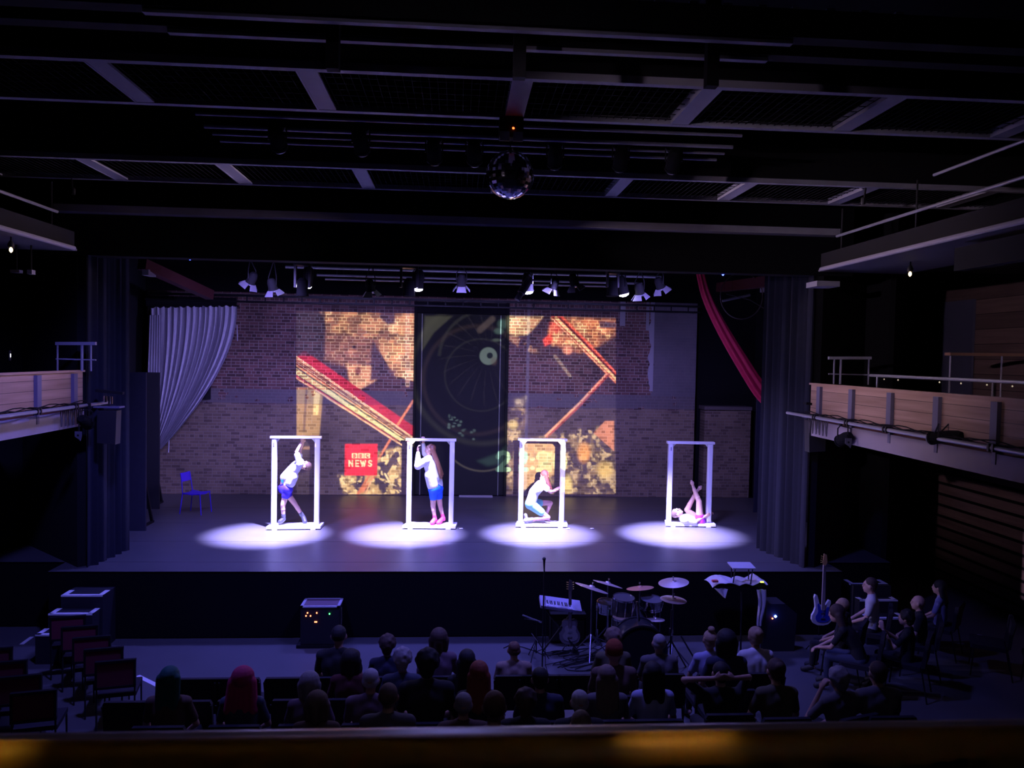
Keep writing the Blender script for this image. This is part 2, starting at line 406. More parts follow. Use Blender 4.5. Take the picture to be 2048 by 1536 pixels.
def bar(a, b, r, label, group, mt=PIPEM):
    a, b = V(a), V(b); t = thing('lighting_bar', label, 'bar', tuple(a.lerp(b, .5)), group=group, world=True)
    MB().tube([a, a.lerp(b, .5), b], r, 10).build('pipe', mt, t)
    for k in (.06, .35, .65, .94): p = a.lerp(b, k); MB().tube([p, (p.x, p.y, 9.61)], .004, 5).build('drop_wire', BLKM, t)
    return t
gb = 'horizontal lighting bars between the two catwalks'
bars = [(252, 9.0, .018), (276, 9.3, .022), (290, 9.6, .016), (303, 9.9, .018)]
lbs = ['topmost bar, just under the near catwalk', 'second bar down, the brightest', 'third bar down between the catwalks', 'lowest bar, level with the mirror ball cord']
for (py, d, r), lb in zip(bars, lbs):
    z = at(1000, py, Y=d).z
    bar((-3.0, d, z), (3.3, d, z), r, 'long grey steel pipe under the roof, ' + lb, gb)
# small black lanterns hung on those bars
def roof_beam(py, d, h, lb):
    z = at(1000, py, Y=d).z
    o = MB().span((-4.2, d - .04, z), (4.0, d + .04, z + .03)).span((-9, d - .06, z + .03), (9, d + .06, z + .03 + h)).build('roof_beam', GREYP, None, 0)
    tag(o, lb, 'beam')
def roof_beam2(py, d, h, lb):
    z = at(1000, py, Y=d).z
    t = thing('roof_beam', lb, 'beam', (0, d, z), world=True)
    MB().span((-2.4, d - .03, z), (2.6, d + .03, z + .03)).build('lower_flange', GREYP, t, 0)  # flange cut short to mimic light fading towards the beam ends
    MB().span((-9, d - .07, z + .035), (9, d + .07, z + .035 + h)).build('web', BLK, t, 0)
roof_beam2(62, 6.05, .22, 'pale-edged black roof beam above the near catwalk, the upper of two')
roof_beam2(99, 6.55, .2, 'pale-edged black roof beam above the near catwalk, the lower of two')
for px, lb in ((667, 'left of the middle'), (1040, 'in the middle, over the mirror ball'), (1425, 'right of the middle')):
    p = at(px, 60, Y=6.3)
    o = MB().span((p.x - .05, 6.25, 6.9), (p.x + .05, 6.34, 9.6)).build('roof_hanger', BLK, None, 0)
    tag(o, 'black vertical hanger crossing the top roof beams, ' + lb, 'hanger')
zj = at(1650, 52, Y=9.2).z
JN = ['leftmost', 'second', 'third', 'fourth', 'middle', 'sixth', 'seventh', 'eighth', 'rightmost']
for i in range(9):
    px = 1085 + i * 66 if i < 9 else 0
    p = at(px + 330, 52 + (px - 1000) * .012, Y=9.2) if False else at(1240 + i * 67, 48 + i * 1.2, Y=9.2)
    o = MB().span((p.x - .05, 8.95, zj), (p.x + .05, 9.5, zj + .1)).build('ceiling_joist', GREYP, None, 0)
    tag(o, 'short grey ceiling joist end at the upper right, %s of the nine' % JN[i], 'joist', 'row of ceiling joists at the top right')
o = MB().span(tuple(at(676, 22, Y=7.0)), tuple(at(1015, 8, Y=7.4))).build('duct', mat('duct_grey', (.22, .22, .24), .5, .2, .4, 3), None, 0)
tag(o, 'flat grey duct section at the very top of the photo', 'duct')
for nm, px in (('a', 740), ('b', 806)):
    pass
def conduit(pts, r, lb, mt=PIPEM):
    o = MB().tube(pts, r, 8).build('pipe', mt); tag(o, lb, 'pipe'); return o

# mirror ball hung from its motor box
bc = at(1020, 350, Y=8.5)
t = thing('mirror_ball', 'faceted mirror ball hanging from a motor box under the near catwalk', 'mirror ball', (bc.x, 8.5, bc.z), world=True)
R_ = .262; q = MB()
q.grid(lambda u, v: (bc.x + R_ * math.sin(PI * (.001 + .998 * v)) * math.cos(2 * PI * u), 8.5 + R_ * math.sin(PI * (.001 + .998 * v)) * math.sin(2 * PI * u), bc.z + R_ * math.cos(PI * (.001 + .998 * v))), 44, 24)
mm = bpy.data.materials.new('mirror_tiles'); mm.use_nodes = True; nt = mm.node_tree; b = nt.nodes['Principled BSDF']
b.inputs['Metallic'].default_value = 1; b.inputs['Roughness'].default_value = .06; b.inputs['Base Color'].default_value = (.85, .85, .9, 1)
q.build('ball', mm, t, 0)
MB().tube([(bc.x, 8.5, bc.z + R_), (bc.x, 8.5, 6.98)], .006, 6).build('cord', BLKM, t)
MB().lathe([(.03, 0), (.035, .03), (.01, .05)], (bc.x, 8.5, bc.z + R_ - .01), 12).build('cap', CHROME, t)
mb_ = MB().span((bc.x - .13, 8.40, 7.03), (bc.x + .13, 8.58, 7.24)).build('motor_box', BLK, t, 0)
for sx in (-1, 1): MB().span((bc.x + sx * .02, 8.38, 6.98), (bc.x + sx * .125, 8.40, 7.08)).build('white_label_plate', mat('plate_white', (.55, .55, .6), .5), t, 0)
MB().lathe([(.011, 0), (.013, .004), (.006, .01)], (bc.x + .02, 8.395, 7.12), 10, Matrix.Rotation(PI / 2, 3, 'X')).build('red_indicator', mat('led_red', (1, .1, .03), .5, emit=((1, .10, .02), 6)), mb_)

# ------------------------------------------------------------------ stage drapes
def drape(name, x0, y0, x1, y1, z0, z1, folds, amp, mt, label, taper=0.0, group=None, slope=0.0):
    a = V((x0, y0, 0)); b = V((x1, y1, 0)); d = (b - a); n = V((-d.y, d.x, 0)).normalized()
    def fn(u, v):
        k = math.sin(u * folds * 2 * PI) + .35 * math.sin(u * folds * 4.7 * PI + 1)
        p = a + d * u + n * amp * k * (.55 + .45 * (1 - v))
        return (p.x, p.y, z0 + (z1 - z0) * v)
    o = MB().grid(fn, folds * 10, 10, .012).build(name, mt, None, 60); tag(o, label, 'curtain', group); return o
g0 = 'charcoal drapes masking the wings'
drape('stage_leg_drape', -5.93, 12.84, -5.80, 14.0, ZST, 7.2, 5, .05, DRAPE, 'charcoal drape hanging in folds at the left side of the stage front', group=g0)
drape('stage_leg_drape', 6.05, 12.84, 5.74, 14.2, ZST, 7.2, 6, .05, DRAPE, 'charcoal drape hanging in folds at the right side of the stage front', group=g0)
navy = mat('navy_flat', (.018, .020, .040), .95, 0, .2, 10)
def flat(pxa, pxb, y, ztop_py, lb, base=ZST, mt=navy):
    a = at(pxa, 1000, Y=y); b = at(pxb, 1000, Y=y); zt = at(pxb, ztop_py, Y=y).z
    t = thing('masking_flat', lb, 'stage flat', ((a.x + b.x) / 2, y, base), world=True)
    MB().span((a.x, y, base), (b.x, y + .05, zt)).build('panel', mt, t, 0)
    MB().beam(((a.x + b.x) / 2, y + .1, base + 1.6), ((a.x + b.x) / 2, y + .75, base + .03), .05, .05).span(((a.x + b.x) / 2 - .03, y + .05, base), ((a.x + b.x) / 2 + .03, y + .8, base + .04)).build('brace', BLK, t, 0)
    return t
flat(256, 291, 15.45, 745, 'tall navy stage flat in the left wing, nearest the front drape')
flat(276, 318, 17.6, 745, 'black stage flat in the left wing, in front of the white curtain foot', mt=mat('black_flat', (.012, .012, .018), .9))
flat(1508, 1566, 17.6, 775, 'navy stage flat in the right wing, beside the low brick wall')

# white curtain swept to the left of the brick wall
wc = mat('white_cotton', (.62, .60, .66), .9, 0, .08, 20)
t = thing('white_curtain', 'pale gathered curtain swept to the left over the brick wall', 'curtain', tuple(at(390, 760, Y=19.3)), world=True)
def wfn(u, v):
    x0, y0 = 301 + 173 * u, 615 + 1.6 * math.sin(u * 70) - 3 * u
    cx, cy = 304 + 174 * u, 740 - 10 * u
    x1, y1 = 301 + 22 * u, 892 + 6 * u
    k = 1 - v
    px = k * k * x0 + 2 * k * v * cx + v * v * x1
    py = k * k * y0 + 2 * k * v * cy + v * v * y1
    f = math.sin(u * 2 * PI * 15 + 1.2 * math.sin(u * 9)) + .5 * math.sin(u * 2 * PI * 27 + v * 1.5) + .5 * math.sin(u * 2 * PI * 5 + 2 * v)
    amp = .050 * (.45 + .9 * v * (1 - v) * 4 * .6 + .25 * v)
    big = .16 * math.exp(-((u - .93) / .12) ** 2) * (v * (1 - v) * 4)
    return at(px, py, Y=19.30 - amp * f - big)
MB().grid(wfn, 220, 40).build('swept_cloth', wc, t, 70)
def wfn2(u, v):
    px = 300 + 18 * u - (5 - 4 * u) * v; py = 622 + 123 * v
    return at(px, py, Y=17.52 - .02 * math.sin(u * 2 * PI * 4) - .01)
def wfn2(u, v):
    px = 299 + 21 * u - (4 - 3 * u) * v; py = 630 + 116 * v
    return at(px, py, Y=19.22 - .03 * math.sin(u * 2 * PI * 4.5))
MB().grid(wfn2, 40, 12).build('hanging_side', wc, t, 70)
rail = MB().tube([at(296, 614, Y=19.33), at(478, 612, Y=19.33)], .02, 8).build('curtain_rail', BLKM, t)
MB().tube([at(474, 650, Y=19.25), at(475, 682, Y=19.25)], .012, 6).build('tie_cord', wc, t)
MB().tube([at(338, 880, Y=19.25), at(337, 905, Y=19.25)], .014, 6).build('tie_cord', wc, t)
struct('trim_8', MB().span(tuple(at(292, 612, Y=19.36)), tuple(at(474, 596, Y=19.45))), CLOTHB)

# red aerial silk looped across the right wing
pts = [at(1399, 540, Y=17.0), at(1412, 590, Y=17.0), at(1440, 650, Y=17.0), at(1478, 715, Y=17.0), at(1520, 780, Y=17.0), at(1552, 812, Y=17.0), at(1562, 835, Y=17.1)]
def cat(ps, s):
    n = len(ps) - 1; f = min(s * n, n - 1e-6); i = int(f); k = f - i
    p0, p1, p2, p3 = ps[max(i - 1, 0)], ps[i], ps[i + 1], ps[min(i + 2, n)]
    return .5 * ((2 * p1) + (p2 - p0) * k + (2 * p0 - 5 * p1 + 4 * p2 - p3) * k * k + (3 * p1 - p0 - 3 * p2 + p3) * k ** 3)
def sfn(u, v):
    c = cat(pts, v); tg = (cat(pts, min(v + .01, 1)) - cat(pts, max(v - .01, 0))).normalized(); nx = tg.cross(V((0, 1, 0))).normalized()
    wd = .075 + .10 * v; a = 2 * PI * u; rip = 1 + .28 * math.sin(a * 6 + v * 3)
    return c + nx * math.cos(a) * wd * rip + V((0, 1, 0)) * math.sin(a) * .07 * rip
o = MB().grid(sfn, 60, 30).build('aerial_silk', mat('crimson_silk', (.55, .015, .07), .55, 0, .25, 8), None, 60)
tag(o, 'long crimson aerial silk pulled diagonally down the right wing', 'aerial silk')
# hoop and cable in the right wing
hc = at(1483, 592, Y=16.4); q = MB()
q.tube([hc + V((math.cos(a) * .47, .0, math.sin(a) * .50)) for a in [2 * PI * k / 40 for k in range(41)]], .011, 8)
o = q.build('aerial_hoop', mat('hoop_tape', (.10, .08, .07), .5)); tag(o, 'thin round aerial hoop hanging in the right wing beside the red silk', 'hoop')
conduit([at(1452, 588, Y=16.6), at(1500, 600, Y=16.6), at(1530, 618, Y=16.6), at(1566, 640, Y=16.6)], .008, 'thin slack cable hanging behind the aerial hoop', mat('cable_grey', (.10, .09, .08), .6))
bar(at(1445, 602, Y=17.4), at(1500, 590, Y=17.4), .03, 'short pale bar hung in the right wing behind the hoop', None, GREYP)
# ------------------------------------------------------------------ side balconies
ply = wood('pale_larch_boards', (.42, .25, .16), (.62, .40, .28), 'Y', .145, .6, (.10, .06, .04), .03, .05)
clad = mat('pale_render', (.40, .34, .36), .8, 0, .12, 2)
blu = mat('blue_grey_post', (.16, .15, .22), .5)
redb = mat('dark_red_timber', (.10, .025, .015), .6)
def side_balcony(sx, label):
    X = 6.0 * sx; y1 = 12.72 if sx > 0 else 12.78; y0 = 2.2
    zt = at(1642, 771, X=6.0).z; zbm = zt - .50
    t = thing('side_balcony', label, 'balcony', (X, 7.5, 3.3), world=True)
    MB().span((X, y0, zbm), (X + .03 * sx, y1, zt)).build('board_front', ply, t, 0)
    MB().span((X - .02 * sx, y0, zt), (X + .09 * sx, y1 + .04, zt + .03)).build('top_rail', ply, t, 0)
    yy = 12.36 if sx > 0 else 12.46
    while yy > y0:
        q = MB().span((X - .05 * sx, yy - .055, zbm + .02), (X, yy + .055, zt - .02)).span((X - .03 * sx, yy - .03, zbm - .22), (X + .01 * sx, yy + .03, zbm + .02))
        q.build('post', blu, t, 0); yy -= 1.05
    MB().span((X + .02 * sx, y0, zbm - .10), (X + .10 * sx, y1, zbm)).build('lower_timber', redb, t, 0)
    MB().span((X - .02 * sx, y0, zbm - .36), (X + .02 * sx, y1, zbm - .10)).build('lower_fascia', clad, t, 0)
    MB().span((X + .02 * sx, y0, zbm - .36), (X + 4.3 * sx, y1, zbm - .2)).build('deck', BLK, t, 0)
    MB().span((X + 1.0 * sx, y0, zbm - .2), (X + 4.3 * sx, y1 - 1.2, zbm + .12)).build('deck_step', BLK, t, 0)
    # front pipe with its brackets
    xp = X - .16 * sx; zp = zbm - .02
    MB().tube([(xp, y0, zp), (xp, 7, zp), (xp, y1 + .55, zp)], .027, 12).build('front_pipe', PIPEM, t)
    q = MB()
    for k in range(9):
        y = 12.2 - k * 1.05; q.span((xp - .035, y - .05, zp - .04), (xp + .035, y - .02, zp + .045)).span((xp - .035, y + .02, zp - .04), (xp + .035, y + .05, zp + .045)).span((min(xp, X), y - .015, zp - .01), (max(xp, X), y + .015, zp + .02))
    q.build('pipe_bracket', BLKM, t, 0)
    # loose cables lashed along the pipe
    q = MB()
    for k in range(3):
        q.tube([(xp + .02 * sx * (k - 1) + .03 * sx, y0 + 11 * i / 60, zp + .035 + .02 * math.sin(i * 1.3 + k * 2) + .012 * k) for i in range(58)], .008, 5)
    q.build('lashed_cable', BLK, t)
    q = MB()
    for k in range(6):
        y = 12.55 - k * .12; q.tube([(xp + .05 * sx, y, zp), (xp + .06 * sx, y - .02, zp - .2 - .05 * (k % 2)), (xp + .05 * sx, y - .05, zp - .28), (xp + .05 * sx, y - .08, zp - .02)], .010, 5)
    q.build('hanging_cable_loop', mat('cable_greige', (.10, .09, .09), .7), t)
    return t, zt, zbm, xp, zp
BR, zt, zbm, xpR, zpR = side_balcony(1, 'right side balcony with pale timber front, running towards the stage')
BL, _, _, xpL, zpL = side_balcony(-1, 'left side balcony with pale timber front, running towards the stage')
# end guard rails, read from the photo
def guard(X, a, b, ytop, ymid, posts, lb, sy):
    pa = at(a, ytop, X=X); 
    t = thing('guard_rail', lb, 'railing', (X, 12.2, zt), world=True)
    A = at(a, ytop, Y=12.6); B = at(b, ytop, Y=12.6)
    MB().beam(A, B, .05, .05).build('top_bar', GREYP, t, 0)
    A2 = at(a, ymid, Y=12.6); B2 = at(b, ymid + 2, Y=12.6)
    MB().tube([A2, B2], .012, 8).build('mid_bar', GREYP, t)
    for p in posts:
        P = at(p, ytop, Y=12.6); MB().tube([P, (P.x, 12.6, zt + .02)], .014 if p != posts[1] else .02, 8).build('upright', GREYP, t)
guard(6.3, 1657, 1742, 716, 748, (1669, 1682, 1738), 'small grey guard rail on the end of the right balcony', 1)
guard(-6.3, 112, 192, 687, 718, (115, 164, 182), 'small grey guard rail on the end of the left balcony', 1)
def longrail(pts, posts, lb, mt, r=.022):
    t = thing('handrail', lb, 'railing', tuple(pts[0]), world=True)
    MB().tube(pts, r, 10).build('rail', mt, t)
    for p, zb_ in posts: MB().tube([p, (p[0], p[1], zb_)], .014, 8).build('upright', mt, t)
zR = zt + .20
longrail([V((6.25, 11.3, zR)), V((6.25, 7, zR)), V((6.25, 3, zR))], [((6.25, y, zR), zbm - .2) for y in (11.1, 8.6, 6.1)], 'long dark handrail above the right balcony front', PIPEM)
zL = at(50, 725, X=-6.25).z
longrail([V((-6.25, 9.55, zL)), V((-6.25, 8, zL)), V((-6.25, 3, zL))], [((-6.25, y, zL), zbm - .2) for y in (9.2, 7.3)], 'grey handrail above the left balcony front, ending in mid balcony', PIPEM)
a, b = at(1895, 708, Y=12.6), at(2060, 710, Y=12.6)
t = thing('leaning_bar', 'wooden leaning bar on posts at the back of the right balcony', 'railing', tuple(a), world=True)
MB().beam(a, b, .16, .05).build('wooden_top', wood('honey_timber', (.30, .15, .09), (.42, .24, .15), 'X'), t, 0)
for px in (1901, 2004): p = at(px, 712, Y=12.6); MB().tube([p, (p.x, 12.6, zbm - .2)], .015, 8).build('upright', GREYP, t)

# upper galleries: white-edged soffits, rails above
for sx, side in ((-1, 'left'), (1, 'right')):
    X = 6.0 * sx; z = 6.18
    t = thing('upper_gallery', 'upper gallery on the %s with a pale soffit and dark front' % side, 'gallery', (X, 7, z), world=True)
    MB().span((X, 1, z), (X + 1.5 * sx, 12.6, z + .03)).build('soffit', mat('soffit_grey', (.15, .145, .165), .7, 0, .1, 2), t, 0)
    MB().tube([(X, 1, z + .03), (X, 12.5, z + .03)], .035, 10).build('edge_tube', mat('edge_pale', (.34, .32, .38), .6), t)
    MB().span((X + .04 * sx, 1, z + .07), (X + .12 * sx, 12.6, z + .30)).build('front_panel', mat('maroon_panel', (.005, .004, .005), .9), t, 0)
    MB().span((X + 1.5 * sx, 1, z - .9), (X + 4.4 * sx, 12.6, z + .4)).build('bulkhead', BLK, t, 0) if False else None
    MB().span((X + .1 * sx, 1, z + .05), (X + 4.38 * sx, 12.6, z + .2)).build('deck', BLK, t, 0)
    for zz_, r in ((2.03, .022), (2.42, .02)):
        MB().tube([(X, 1, 4.65 + zz_), (X, 12.0 if r > .021 else 9.5, 4.65 + zz_)], r, 8).build('guard_pipe', PIPEM, t)
    q = MB()
    for k in range(6): q.tube([(X + .03 * sx, 11.9 - 2 * k, z + .3), (X + .03 * sx, 11.9 - 2 * k, 7.1)], .012, 6)
    q.build('guard_post', BLKM, t)
    # overhang lights
p0 = at(1917, 495, X=6.3); p1 = at(2060, 540, X=6.3)
o = MB().span((6.15, 8.0, at(1930, 540, X=6.2).z), (6.3, at(1917, 500, X=6.2).y, at(1930, 494, X=6.2).z)).build('acoustic_baffle', CLOTHB, None, 0)
tag(o, 'black acoustic panel hung from the right gallery edge', 'panel')
warm = mat('warm_bulb', (1, .8, .5), .5, emit=((1, .72, .38), 5))
def bulb(px, py, Y, lb, m=warm, r=.022, g=None):
    p = at(px, py, Y=Y)
    t = thing('bulkhead_lamp', lb, 'lamp', tuple(p), world=True, group=g)
    MB().lathe([(.04, .05), (.045, .09), (.02, .14)], p, 12).tube([p + V((0, 0, .12)), (p.x, p.y, 6.20)], .01, 6).build('lamp_housing', BLKM, t)
    MB().lathe([(.005, -r), (r, 0), (r, .03), (.005, .052)], p, 12).build('lit_bulb', m, t)
bulb(22, 502, 11.2, 'tiny warm lamp under the left upper gallery')
bulb(1820, 550, 11.07, 'tiny warm lamp under the right upper gallery')
gl = 'faint rail lamps'
for i, px in enumerate((1768, 1796, 1879, 1922, 1974, 2025)):
    p = at(px, 765, X=6.27); p.z = zR - .05
    o = MB().lathe([(.004, -.01), (.011, 0), (.004, .012)], p, 8).build('rail_lamp', mat('dim_bulb', (.8, .7, .5), .5, emit=((1, .8, .55), .35)))
    tag(o, 'faint lamp under the long right balcony handrail, %s of six' % ['farthest', 'second farthest', 'third', 'fourth', 'fifth', 'nearest the camera'][i], 'lamp', gl)
t = thing('exit_sign', 'dark green running-man exit sign high on the right wall', 'sign', (10.3, 16.3, 6.4), world=True)
c = at(1901, 564, Y=16.2)
MB().span((c.x - .16, 16.20, c.z - .14), (c.x + .14, 16.26, c.z + .14)).build('sign_box', mat('sign_green', (.01, .06, .04), .4, emit=((.0, .05, .035), .12)), t, 0)
q = MB()
sp_ = mat('sign_white', (.4, .5, .7), .5, emit=((.25, .35, .7), .10))
q.tube([(c.x - .07, 16.19, c.z + .01), (c.x - .08, 16.19, c.z + .06)], .022, 8).tube([(c.x - .08, 16.19, c.z), (c.x - .11, 16.19, c.z - .06), (c.x - .08, 16.19, c.z - .1)], .013, 6).tube([(c.x - .07, 16.19, c.z), (c.x - .04, 16.19, c.z - .05), (c.x - .05, 16.19, c.z - .1)], .013, 6)
q.lathe([(.004, -.02), (.02, 0), (.004, .02)], (c.x - .075, 16.19, c.z + .095), 8)
q.prism([(.0, .03), (.05, .08), (.10, .03), (.06, .03), (.06, -.05), (.03, -.05), (.03, .03)], 16.185, 16.195, lambda u, v, w_: (c.x + u, w_, c.z + v))
q.build('running_figure', sp_, t)
# door strip on the far right wall
a = at(1935, 615, Y=15.6); o = struct('door_2', MB().span((10.35, 14.9, 4.0), (10.4, 15.9, 6.0)), mat('grey_blue_door', (.10, .10, .16), .5))
# led pins up in the flies
for px, py, lb in ((380, 518, 'left'), (1446, 549, 'right')):
    p = at(px, py, Y=13.06)
    o = MB().lathe([(.006, -.02), (.022, 0), (.006, .02)], p, 10).build('blue_indicator', mat('led_blue', (.05, .1, 1), .5, emit=((.04, .06, 1), 18)))
    tag(o, 'tiny blue working light under the proscenium beam, at the %s' % side if False else 'tiny blue working light above the stage, at the %s' % lb, 'light')

# ------------------------------------------------------------------ lanterns
doorm = mat('barn_door_grey', (.11, .105, .13), .6)
lensm = mat('glass_lens', (.3, .3, .35), .1)
litm = mat('lit_lens', (1, 1, 1), .3, emit=((.8, .78, 1), 25))
def lantern(loc, aim, zbar, lb, lit=False, doors=True, R=.10, L=.30, group=None, cat='stage light'):
    loc = V(loc); d = (V(aim) - loc).normalized()
    side = d.cross(V((0, 0, 1)));
    if side.length < .05: side = V((1, 0, 0))
    side.normalize(); up = side.cross(d)
    Rm = Matrix((side, up, d)).transposed()
    t = thing('stage_lantern', lb, cat, tuple(loc), group=group, world=True)
    MB().lathe([(R * .55, -L), (R * .8, -L * .9), (R, -L * .6), (R, -.03), (R * 1.08, -.03), (R * 1.08, 0), (R * .9, 0)], loc, 20, Rm).build('housing', mat('matt_lantern_black', (.006, .006, .007), .85, spec=.2), t); hs_ = COL.objects[-1]
    MB().lathe([(R * .95, .0), (R * .8, .03), (R * .3, .05)], loc, 20, Rm).build('lens', litm if lit else lensm, hs_)
    q = MB(); top = V((loc.x, loc.y, zbar))
    for s_ in (-1, 1): q.tube([loc - d * L * .4 + side * R * 1.15 * s_, loc - d * L * .4 + side * R * 1.15 * s_ + V((0, 0, .16)), top - V((0, 0, .06))], .010, 6)
    q.build('yoke', BLKM, t)
    MB().lathe([(.03, -.06), (.035, -.02), (.035, .03), (.02, .05)], top, 10).build('hook_clamp', BLKM, t)
    if doors:
        for k in range(4):
            an = k * PI / 2; o_ = side * math.cos(an) + up * math.sin(an); w_ = up * math.cos(an) - side * math.sin(an)
            e = loc + o_ * R * 1.02; tip = e + (d * .8 + o_ * .62) * .12
            q = MB(); n = (tip - e).cross(w_).normalized() * .004
            a1, b1 = e - w_ * R * .75, e + w_ * R * .75; a2, b2 = tip - w_ * R * 1.15, tip + w_ * R * 1.15
            vs = [a1 - n, b1 - n, b2 - n, a2 - n, a1 + n, b1 + n, b2 + n, a2 + n]
            q.add(vs, [(0, 1, 2, 3), (7, 6, 5, 4), (0, 4, 5, 1), (1, 5, 6, 2), (2, 6, 7, 3), (3, 7, 4, 0)])
            q.build('barn_door', doorm, t, 0)
    return t
gbs = 'lighting bars above the stage'
zb15 = 6.45
for (y, z, x0, x1, lb) in ((14.9, zb15, -4.9, 4.6, 'carrying the four lit lanterns'), (13.9, 6.36, -5.2, 4.9, 'nearest the proscenium beam'),
                           (16.3, 6.42, -3.6, 4.3, 'behind the row of lit lanterns'), (17.6, 6.40, -3.2, 4.2, 'second from the brick wall'), (18.7, 6.42, -3.2, 4.0, 'nearest the brick wall')):
    bar((x0, y, z), (x1, y, z), .026, 'long pipe over the stage, ' + lb, gbs)
names = ['leftmost', 'second from left', 'third from left', 'rightmost']
for i, (a, b) in enumerate(SPOTS):
    lantern(V(a) + V((0, 0, .10)), b, zb15, 'lit stage lantern over the dancers, %s of the four burning ones' % names[i], lit=True, doors=False, R=.105, L=.36)
dl = [(500, 566, -.9, 'leftmost, splayed over the white curtain'), (547, 580, .3, 'beside the leftmost lit one'), (742, 582, .2, 'between the two left lit lanterns'),
      (923, 572, 0, 'over the dark doorway'), (1105, 577, -.5, 'right of the doorway'), (1150, 570, .6, 'above the right brick panel'), (1280, 588, .4, 'right of the rightmost lit one'), (1322, 576, .8, 'rightmost of the row')]
for px, py, k, lb in dl:
    p = at(px, py, Y=14.9)
    lantern(p, p + V((k, .5, -1.6)), zb15, 'unlit black lantern with barn doors over the stage, ' + lb, R=.085, L=.22)
for px, w_, lb in ((605, .15, 'left'), (818, .17, 'middle'), (1225, .12, 'right')):
    p = at(px, 570, Y=14.6); t = thing('moving_head', 'bulky black moving-head light hung over the stage, the %s one' % lb, 'stage light', tuple(p), world=True)
    MB().span((p.x - w_, p.y - .12, zb15 - .18), (p.x + w_, p.y + .12, zb15 - .06)).build('base', BLKM, t, 0)
    MB().span((p.x - w_, p.y - .05, p.z - .05), (p.x - w_ + .04, p.y + .05, zb15 - .1)).span((p.x + w_ - .04, p.y - .05, p.z - .05), (p.x + w_, p.y + .05, zb15 - .1)).build('yoke', BLKM, t, 0)
    MB().lathe([(.05, .18), (.10, .12), (.11, -.1), (.12, -.16), (.10, -.17)], p - V((0, 0, .05)), 16).build('head', mat('matt_lantern_black', (.006, .006, .007), .85, spec=.2), t)
    MB().tube([(p.x, p.y, zb15 - .08), (p.x, 14.9, zb15)], .02, 8).build('hook_clamp', BLKM, t)
# long profile lantern lit along its side, tilted
p = at(1040, 585, Y=14.2); t = thing('profile_lantern', 'long pale profile lantern tilted down over the doorway edge', 'stage light', tuple(p), world=True)
q0, q1 = at(1034, 600, Y=14.2), at(1060, 556, Y=14.3)
MB().tube([q0, q0.lerp(q1, .3), q0.lerp(q1, .31), q1], [.055, .055, .075, .075], 14).build('barrel', doorm, t)
MB().tube([q0.lerp(q1, .6), V((q1.x, 14.3, 6.36)), V((q1.x, 13.9, 6.36))], .015, 6).build('yoke', BLKM, t)
# dark lantern shapes hung on the roof bars between the catwalks
gz = [(560, 262, 9.3, 'far left of the roof bars'), (725, 285, 9.3, 'left half of the roof bars'), (870, 292, 9.6, 'just left of the mirror ball cord'), (950, 290, 9.6, 'directly left of the mirror ball'),
      (1110, 296, 9.6, 'directly right of the mirror ball'), (1240, 300, 9.6, 'right half of the roof bars'), (1345, 305, 9.6, 'right end of the roof bars')]
for px, py, Y, lb in gz:
    zb_ = [at(1000, q_[0], Y=q_[1]).z for q_ in bars if q_[1] == Y][0]; p = at(px, py, Y=Y); p.z = zb_ - .22; lantern(p, p + V((.1, 1.2, -.9)), zb_, 'black lantern hung under the roof, ' + lb, doors=False, R=.09, L=.3)
# gallery lanterns
for px, py, X, lb in ((146, 306, -5.95, 'left gallery'), (1728, 360, 5.95, 'right gallery')):
    p = at(px, py, X=X); p.y = p.y
    t = lantern(p, p + V((-X * .2, 1.0, -1.0)), 7.07, 'lantern with a pale end hung from the %s rail' % lb, doors=False, R=.05, L=.2)
    MB().tube([p, p + V((.02 * (1 if X > 0 else -1), .06, -.12))], .022, 8).build('pale_snoot', doorm, t)
# equipment on the balcony ends
def hung_speaker(sx, px, py, lb):
    p = at(px, py, Y=12.95); t = thing('hung_loudspeaker', lb, 'loudspeaker', tuple(p), world=True)
    MB().span((p.x - .16, 12.8, p.z - .30), (p.x + .15, 13.1 if False else 12.82, p.z + .28)) if False else None
    q = MB(); q.prism([(-.15, -.26), (.13, -.28), (.15, .26), (-.15, .26)], 12.62, 12.80, lambda u, v, w_: (p.x + u * sx * -1, w_, p.z + v)); q.build('cabinet', mat('speaker_black', (.02, .02, .024), .6), t, 0)
    MB().span((p.x - .2, 12.6, p.z + .30), (p.x + .2, 12.8, p.z + .325)).build('top_bracket', blu, t, 0)
    zc = at(px, 822 if sx > 0 else 798, Y=12.7).z
    MB().tube([(p.x, 12.7, p.z + .31), (p.x, 12.7, zc + .05)], .016, 8).build('hanging_pole', BLKM, t)
    MB().lathe([(.03, -.05), (.035, -.02), (.03, .05)], (p.x + .04 * sx, 12.66, zc), 12).lathe([(.02, -.06), (.022, .06)], (p.x - .05 * sx, 12.66, zc - .02), 12).build('chrome_clamp', CHROME, t)
    MB().beam((p.x - .2, 12.7, zc + .13), (p.x + .2, 12.75, zc + .09), .10, .04).build('black_arm', BLK, t, 0)
hung_speaker(1, 1617, 868, 'black loudspeaker hung at the end of the right balcony pipe')
hung_speaker(-1, 232, 850, 'black loudspeaker hung at the end of the left balcony pipe')
